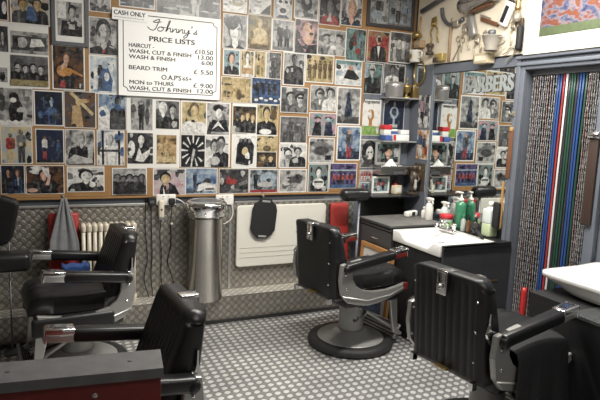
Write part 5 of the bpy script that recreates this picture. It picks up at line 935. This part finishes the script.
# cream column radiator
t = thing('radiator', 'cream cast column radiator on the ledge behind the left chairs', 'radiator', (.43, 4.155, .216))
for i in range(10):
    x = -.171+.038*i; mb = MB()
    for y in (-.035, .035): mb.tube([(x, y, .04), (x, y, .57)], .013, RADI, 10)
    mb.rbox(x-.018, x+.018, -.052, .052, .54, .605, .017, RADI); mb.rbox(x-.018, x+.018, -.052, .052, .02, .075, .017, RADI); mb.build('column', t)
mb = MB()
for z in (.047, .572): mb.tube([(-.185, 0, z), (.195, 0, z)], .016, RADI, 10)
mb.build('connecting_pipe', t)
for x in (-.171, .171):
    mb = MB(); mb.rbox(x-.015, x+.015, -.045, .045, 0, .03, .006, RADI); mb.build('foot', t)
# red padded board with the towel over it
def red_board(label, x, w, z0, h, lean, yb):
    t = thing('padded_board', label, 'board', M=Matrix.Translation((x, yb, z0)) @ Matrix.Rotation(-lean, 4, 'X'))
    mb = MB(); mb.rbox(-w/2, w/2, -.045, -.008, 0, h, .018, RED); mb.build('pad', t); mb = MB(); mb.box(-w/2+.01, w/2-.01, -.008, 0, .01, h-.01, BLACKM); mb.build('back_panel', t)
red_board('red padded board leaning on the cladding behind the grey towel', .135, .20, .218, .675, .10, 4.165)
red_board('tall red padded board leaning in the corner behind the barber chair in full view', 2.335, .175, .218, .69, .10, 4.165)
bm = bmesh.new(); nu, nv = 22, 20; g = []
for j in range(nv+1):
    v = j/nv; z = 1.005-.40*v; hw = .012+.075*min(1, (v/.75))**.9; row = []
    for i in range(nu+1):
        u = -1+2*i/nu; x = .143+u*hw+(-.012*v if u < 0 else .004*v)-.006; zz = z-.03*(u+.3)*(v**3) - (.10*v if u < -.55 else 0)*(1-min(1, abs(u+.55)))*0
        row.append(bm.verts.new((x, 4.118-.028*v+.008*math.sin(u*9)*(1-.4*v)-.008*abs(u) + .03*(1-v)*.9, zz)))
    g.append(row)
for j in range(nv):
    for i in range(nu): bm.faces.new((g[j][i], g[j+1][i], g[j+1][i+1], g[j][i+1]))
mb = MB(); mb.bm(bm, TOWEL); o = solo(mb, 'towel', 'grey towel hanging from a hook in front of the left red padded board', 'towel', recalc=False)
s = o.modifiers.new('thickness', 'SOLIDIFY'); s.thickness = .010; s.offset = 0
t = thing('wall_hook', 'small hook at the foot of the photograph board holding the grey towel', 'hook', (.137, 4.2195, 1.0))
mb = MB(); mb.tube([(0, .0, .01), (0, -.03, .002), (0, -.075, .0), (0, -.085, .014)], .004, TARN); mb.build('prong', t); mb = MB(); mb.box(-.008, .008, -.002, .004, -.006, .02, TARN); mb.build('plate', t)
mb = MB(); bm = bmesh.new(); bmesh.ops.create_cube(bm, size=1); bmesh.ops.subdivide_edges(bm, edges=bm.edges[:], cuts=5, use_grid_fill=True)
for v in bm.verts: v.co = Vector((v.co.x*.17, v.co.y*.09, v.co.z*.05+.008*math.sin(v.co.x*23)+.006*math.cos(v.co.y*31)))
mb.bm(bm, BLUETOW); solo(mb, 'blue_cloth', 'folded blue cloth on the seat of the chair facing left in front of the radiator', 'cloth', loc=(.19, 3.80, .598))
# black headrests on posts
def headrest(label, x, y, z, w, h, rz, post_dx=0.):
    t = thing('headrest_stand', label, 'headrest', (x+post_dx, y, 0), rz)
    mb = MB(); mb.lathe([(.055, 0), (.055, .01), (.014, .02), (.012, .03), (.012, z), (0, z)], DARKMET, n=14); mb.build('post', t)
    mb = MB(); mb.rbox(-post_dx-w/2, -post_dx+w/2, -.05, .05, z-.005, z+h, min(h, .1)*.42, VINYL); mb.build('pad', t)
headrest('black padded headrest on a thin post beside the tall red board', 2.358, 3.985, .958, .265, .10, 0, .045)
t = thing('headrest_stand', 'black angular headrest on a thin post at the left edge of the picture', 'headrest', (-.20, 3.98, 0))
mb = MB(); mb.lathe([(.055, 0), (.055, .01), (.01, .02), (.006, .03), (.006, .76), (0, .76)], DARKMET, n=14); mb.build('post', t)
mb = MB(); mb.prism([(-.13, .755), (-.04, .735), (.0, .75), (.03, .80), (.07, 1.0), (.05, 1.025), (-.02, 1.05), (-.14, 1.062), (-.17, 1.0), (-.18, .80)], 'y', -.06, .05, VINYL); mb.build('pad', t, bevel=.02, seg=3)
t = thing('padded_bench', 'black padded bench end cut by the left edge, beside the chair arm', 'bench', (-.30, 3.80, 0))
mb = MB(); mb.rbox(-.3, .225, -.08, .09, .612, .722, .028, VINYL); mb.build('pad', t)
for x in (-.26, -.08):
    for y in (-.05, .06):
        mb = MB(); mb.tube([(x, y, 0), (x, y, .62)], .012, DARKMET); mb.build('leg', t)
# ------------------------------------------------------------------ red cabinet in the foreground
t = thing('red_cabinet', 'red cabinet with a worn grey wooden top in the bottom left foreground', 'cabinet', M=Matrix.Translation((-.14, 1.390, 0)) @ Matrix.Rotation(-.125, 4, 'Z'))
mb = MB(); mb.box(-.62, .405, -.057, .057, .975, 1.0, GREYWOOD)
for x in (.06, .33): mb.lathe([(.006, 0), (.006, .0015), (0, .001)], DARKMET, c=(x, .0, 1.0), n=10)
mb.build('top', t, bevel=.003)
mb = MB(); x0, x1 = -.10, .40
mb.box(x0, x1, -.050, .050, .90, .974, REDP); mb.box(x0, x0+.05, -.050, .050, .0, .90, REDP); mb.box(x1-.075, x1, -.050, .050, .0, .90, REDP); mb.box(x0, x1, -.050, .050, 0, .60, REDP); mb.box(x0, x1, .03, .050, .6, .9, BLACKM)
for x in (.02, .25): mb.lathe([(.007, 0), (.006, .003), (0, .003)], STEEL, M=Matrix.Translation((x, -.050, .945)) @ Matrix.Rotation(PI/2, 4, 'X'), n=10)
mb.build('body', t, bevel=.003)
mb = MB(); mb.box(-.62, -.102, -.050, .050, 0, .974, BLACKM); mb.build('dark_side', t)
# ------------------------------------------------------------------ tool panel above the mirror
mb = MB(); mb.box(3.032, XR-.001, 2.955, 4.205, 2.112, 2.82, CREAM); solo(mb, 'tool_panel', 'cream panel of old barber tools above the mirror', 'panel', bevel=.002)
TP = 3.0315
def tool(name, label, cat, y, z, rot=0., group=None):
    return thing(name, label, cat, M=on_right(TP, y, z) @ Matrix.Rotation(rot, 4, 'Z'), group=group)
def clipper(label, y, z, rot, s=1., m=TARN, wide=.05):
    t = tool('hand_clipper', label, 'clipper', y, z, rot, 'antique hand clippers on the cream panel')
    mb = MB(); mb.rbox(-.026*s, .026*s, -.012*s, .03*s, .004, .026, .006, m); mb.prism([(-.034*s, .028*s), (.034*s, .028*s), (.026*s, .055*s), (-.026*s, .055*s)], 'z', .006, .016, m)
    for k in range(6): mb.box((-.028+.0105*k)*s, (-.024+.0105*k)*s, .05*s, .066*s, .007, .015, m)
    mb.lathe([(.014*s, .026), (.012*s, .034), (0, .036)], m, c=(0, .008*s, 0), n=14); mb.build('head', t)
    for q in (-1, 1):
        mb = MB(); mb.tube(sm_curve([(q*.012*s, -.008*s, .015), (q*(wide*.9)*s, -.05*s, .016), (q*wide*.7*s, -.10*s, .016), (q*wide*1.0*s, -.155*s, .016)], 5), .0065*s, m, 8); mb.build('handle', t)
    return t
clipper('twin-headed antique hand clipper at the upper left of the cream panel', 3.955, 2.43, .15, 1.0, BRASS)
clipper('antique hand clipper hanging below the grey electric clipper', 3.565, 2.33, .12, .95)
clipper('antique hand clipper just left of the big grey shaving mug', 3.415, 2.235, .10, .85)
clipper('small antique hand clipper tucked against the left of the big shaving mug', 3.33, 2.27, .45, .65)
clipper('antique hand clipper at the right of the cream panel above the mug', 3.06, 2.295, .22, .75)
clipper('small antique hand clipper lying almost flat at the lower right corner of the cream panel', 3.03, 2.150, -1.0, .7)
t = tool('scissors', 'open antique scissors hanging low on the cream panel, right of the tan rod', 'scissors', 3.63, 2.21, -.25)
for q in (-1, 1):
    mb = MB(); mb.prism([(0, .0), (q*.010, -.01), (q*.045, -.10), (q*.028, -.10)], 'z', .006+.004*(q > 0), .010+.004*(q > 0), TARN); mb.tube([(0, 0, .01), (-q*.018, .05, .01)], .005, TARN)
    mb.tube([(-q*.03+.02*math.cos(k*PI/6), .068+.02*math.sin(k*PI/6), .01) for k in range(13)], .004, TARN); mb.build('blade', t)
t = tool('wooden_rod', 'thin tan wooden rod hanging upright on the cream panel', 'rod', 3.735, 2.115)
mb = MB(); mb.tube([(0, 0, .014), (0, .31, .014)], .012, mat('pale_rod', (.33, .23, .14), .6), 10); mb.build('shaft', t); mb = MB(); mb.tube([(0, .31, .014), (0, .34, .014)], .006, TARN); mb.build('ferrule', t)
t = tool('curling_tongs', 'long dark metal curling tongs slanting across the top left of the cream panel', 'tongs', 4.13, 2.565, .22)
mb = MB(); mb.tube([(0, 0, .02), (.47, .0, .02)], .02, DARKMET, 12); mb.build('barrel', t); mb = MB(); mb.tube([(.30, .015, .03), (.45, .03, .045)], .012, DARKMET); mb.build('clamp', t)
t = tool('leather_strap', 'dark curved strap looping across the upper middle of the cream panel', 'strap', 3.86, 2.40)
mb = MB(); q = sm_curve([(0, .15, .018), (.02, .08, .018), (.08, .02, .018), (.15, .0, .018), (.22, .01, .018), (.27, .03, .018)], 6); mb.tube(q, .016, DARKMET, 8); mb.build('loop', t); mb = MB(); mb.rbox(.17, .23, -.02, .025, .002, .038, .005, TARN); mb.build('buckle', t)
t = tool('hair_dryer', 'large chrome antique hair dryer at the top of the cream panel', 'hair dryer', 3.56, 2.49, .10)
mb = MB(); RX = Matrix.Rotation(PI/2, 4, 'Y'); mb.lathe([(.02, -.02), (.055, 0), (.06, .06), (.04, .14), (.03, .30), (.034, .32), (0, .32)], STEEL, n=22, M=Matrix.Translation((0, .02, .06)) @ RX); mb.build('barrel', t)
mb = MB(); mb.lathe([(.03, 0), (.045, .02), (.045, .06), (.03, .085), (0, .09)], CHROME, n=20, M=Matrix.Translation((.30, .02, .06)) @ RX); mb.build('nozzle', t)
mb = MB(); mb.rbox(.06, .30, -.045, -.02, .02, .05, .01, LEATH); mb.build('handle', t)
t = tool('razor', 'folded cut-throat razor with a brown handle in the middle of the cream panel', 'razor', 3.40, 2.405, -.35)
mb = MB(); mb.rbox(0, .20, -.016, .012, .004, .018, .006, LEATH); mb.build('handle', t); mb = MB(); mb.prism([(-.02, .03), (.0, -.01), (.10, .012), (.10, .026)], 'z', .006, .012, TARN); mb.build('blade', t)
t = tool('electric_clipper', 'old white electric clipper with a black slot, upper right of the cream panel', 'clipper', 3.125, 2.395, -.45)
mb = MB(); mb.rbox(-.045, .045, -.085, .085, .003, .045, .016, WHITEP); mb.build('body', t); mb = MB(); mb.rbox(-.018, .018, -.06, .055, .043, .049, .003, BLACKM); mb.build('grip', t); mb = MB(); mb.box(-.035, .035, .082, .10, .01, .03, STEEL); mb.build('blade', t)
t = tool('electric_clipper', 'old grey electric clipper below the chrome hair dryer', 'clipper', 3.475, 2.36, .35)
mb = MB(); mb.rbox(-.035, .035, -.09, .075, .003, .05, .018, mat('old_grey_metal', (.30, .29, .27), .4, .4)); mb.build('body', t); mb = MB(); mb.box(-.03, .03, .073, .095, .012, .036, STEEL); mb.build('blade', t)
t = tool('shaving_brush', 'shaving brush hanging bristles down near the top right of the cream panel', 'brush', 3.02, 2.40)
mb = MB(); mb.lathe([(.018, 0), (.022, .02), (.012, .05), (.018, .09), (.02, .11), (0, .12)], BRASS, n=16, M=Matrix.Translation((0, 0, .03)) @ Matrix.Rotation(-PI/2, 4, 'X')); mb.build('handle', t)
mb = MB(); mb.lathe([(.018, 0), (.032, .04), (.030, .07), (0, .075)], TARN, n=16, M=Matrix.Translation((0, 0, .03)) @ Matrix.Rotation(PI/2, 4, 'X')); mb.build('bristles', t)
t = tool('shaving_mug', 'big grey shaving mug with a brush rim, at the lower right of the cream panel', 'mug', 3.20, 2.145)
GM = mat('grey_glaze', (.28, .255, .22), .3, var=.3)
TR = Matrix.Translation((0, 0, .076)) @ Matrix.Rotation(-PI/2, 4, 'X')
mb = MB(); mb.lathe([(.045, 0), (.05, .01), (.042, .03), (.06, .07), (.065, .10), (.072, .105), (.066, .105), (.05, .06), (0, .05)], GM, n=24, M=TR, caps=False); mb.build('bowl', t)
mb = MB(); mb.tube(sm_curve([(.06, .09, .06), (.10, .085, .06), (.105, .05, .06), (.058, .035, .06)], 6), .008, GM); mb.build('handle', t)
mb = MB(); mb.lathe([(.02, .05), (.018, .10), (.03, .13), (.024, .145), (0, .15)], DARKMET, n=14, M=TR); mb.build('brush', t)
t = tool('oval_brush', 'black oval bristle brush hanging beside the framed sports picture', 'brush', 2.985, 2.13)
mb = MB(); mb.rbox(-.022, .022, .0, .17, .003, .05, .02, BLACKM); mb.build('bristles', t); mb = MB(); mb.rbox(-.016, .016, .16, .22, .01, .03, .006, BRONZE); mb.build('handle', t)
t = tool('cream_box', 'small cream box standing out below the edge of the tool panel', 'box', 3.305, 2.065)
mb = MB(); mb.rbox(-.075, .075, 0, .075, -.001, .07, .006, mat('aged_cream', (.52, .44, .30), .6)); mb.build('body', t); mb = MB(); mb.box(-.06, .06, .02, .055, .07, .0712, CREAM); mb.build('paper_label', t)
t = tool('brass_bell', 'round brass knob hanging at the left end of the cream panel', 'knob', 4.145, 2.355)
mb = MB(); mb.lathe([(0, 0), (.03, .008), (.045, .03), (.03, .05), (.012, .06), (0, .062)], BRASS, n=20, M=Matrix.Translation((0, -.02, .045)) @ Matrix.Rotation(-PI/2, 4, 'X'), caps=False); mb.build('bowl', t); mb = MB(); mb.tube([(0, .03, .03), (0, .17, .015)], .008, TANW); mb.build('stem', t)
t = tool('tan_block', 'tan wooden block below the brass knob on the cream panel', 'block', 4.115, 2.255)
mb = MB(); mb.rbox(-.045, .045, 0, .065, 0, .06, .006, mat('tan_block_wood', (.38, .26, .15), .55)); mb.build('body', t); mb = MB(); mb.box(-.03, .03, .02, .045, .06, .062, TARN); mb.build('plate', t)
t = tool('white_mug', 'white shaving mug at the lower left corner of the cream panel', 'mug', 4.125, 2.135)
mb = MB(); mb.lathe([(.04, 0), (.046, .01), (.052, .09), (.06, .10), (.052, .10), (.042, .02), (0, .015)], mat('mug_glaze', (.72, .69, .62), .25), n=24, M=Matrix.Translation((0, 0, .062)) @ Matrix.Rotation(-PI/2, 4, 'X'), caps=False); mb.build('bowl', t)
mb = MB(); mb.tube(sm_curve([(.05, .085, .062), (.09, .08, .062), (.09, .04, .062), (.046, .03, .062)], 6), .007, mat('mug_glaze', (.72, .69, .62), .25)); mb.build('handle', t); mb = MB(); mb.box(-.02, .02, .03, .065, .112, .116, BRASS); mb.build('badge', t)
t = tool('brass_burner', 'small dark brass burner on the cream panel beside the white mug', 'burner', 3.955, 2.185)
mb = MB(); mb.lathe([(.035, 0), (.035, .02), (.02, .03), (.02, .06), (.032, .07), (.03, .09), (0, .095)], BRONZE, n=18, M=Matrix.Translation((0, 0, .04)) @ Matrix.Rotation(-PI/2, 4, 'X')); mb.build('body', t); mb = MB(); mb.tube([(-.03, .06, .04), (-.06, .08, .04)], .006, BRASS); mb.build('spout', t)
t = tool('brass_tin', 'square yellow brass tin low on the cream panel, left of the tan rod', 'tin', 3.835, 2.125)
mb = MB(); mb.rbox(-.055, .055, 0, .06, 0, .045, .005, mat('yellow_brass', (.55, .42, .15), .4, .5)); mb.build('body', t); mb = MB(); mb.rbox(-.05, .01, -.012, .03, .045, .06, .004, BRONZE); mb.build('clasp', t)
t = tool('glass_bulb', 'greenish glass bulb at the top right end of the cream panel', 'bulb', 2.992, 2.50)
mb = MB(); mb.lathe([(0, 0), (.03, .01), (.04, .04), (.028, .07), (.016, .09), (0, .092)], mat('green_glass', (.22, .33, .31), .12), n=18, M=Matrix.Translation((0, 0, .045)) @ Matrix.Rotation(-PI/2, 4, 'X'), caps=False); mb.build('glass', t); mb = MB(); mb.tube([(0, .085, .045), (0, .12, .04)], .012, TARN); mb.build('cap', t)
# ------------------------------------------------------------------ framed sports picture over the doorway
t = thing('framed_picture', 'large cream-mounted picture of a football crowd over the curtained doorway', 'picture', M=on_right(3.005, 2.93, 2.094))
mb = MB()
for (a, b, c, d) in ((0, .9, 0, .014), (0, .9, .646, .66), (0, .014, .014, .646), (.886, .9, .014, .646)): mb.box(a, b, c, d, -.012, .014, mat('cream_frame', (.66, .62, .54), .4))
mb.build('frame', t, bevel=.002)
mb = MB(); mb.box(.012, .888, .012, .648, -.008, .002, mat('ivory_mount', (.68, .66, .58), .6)); mb.build('mount', t)
m, nt, bs = new_mat('crowd_print'); N = nt.nodes; Lk = nt.links
tc = N.new('ShaderNodeTexCoord'); mp = N.new('ShaderNodeMapping'); mp.inputs['Scale'].default_value = (13, 22, 1); Lk.new(tc.outputs['Object'], mp.inputs[0])
nz = N.new('ShaderNodeTexNoise'); nz.inputs['Scale'].default_value = 1.1; nz.inputs['Detail'].default_value = 2; nz.inputs['Distortion'].default_value = .3; Lk.new(mp.outputs[0], nz.inputs['Vector'])
rp = N.new('ShaderNodeValToRGB'); E_ = rp.color_ramp.elements; E_[0].position = .30; E_[0].color = (.02, .025, .07, 1); E_[1].position = .72; E_[1].color = (.14, .06, .03, 1)
for p_, c_ in ((.42, (.07, .075, .12, 1)), (.50, (.16, .13, .14, 1)), (.58, (.13, .04, .03, 1))): q = E_.new(p_); q.color = c_
Lk.new(nz.outputs['Fac'], rp.inputs[0]); Lk.new(rp.outputs[0], bs.inputs['Base Color']); bs.inputs['Roughness'].default_value = .3
mb = MB(); mb.box(.115, .785, .11, .56, .002, .004, m); mb.box(.115, .785, .11, .165, .004, .0046, mat('print_grass', (.07, .09, .045), .4, var=.3, scale=30)); mb.build('print', t)
bpy.context.view_layer.update()
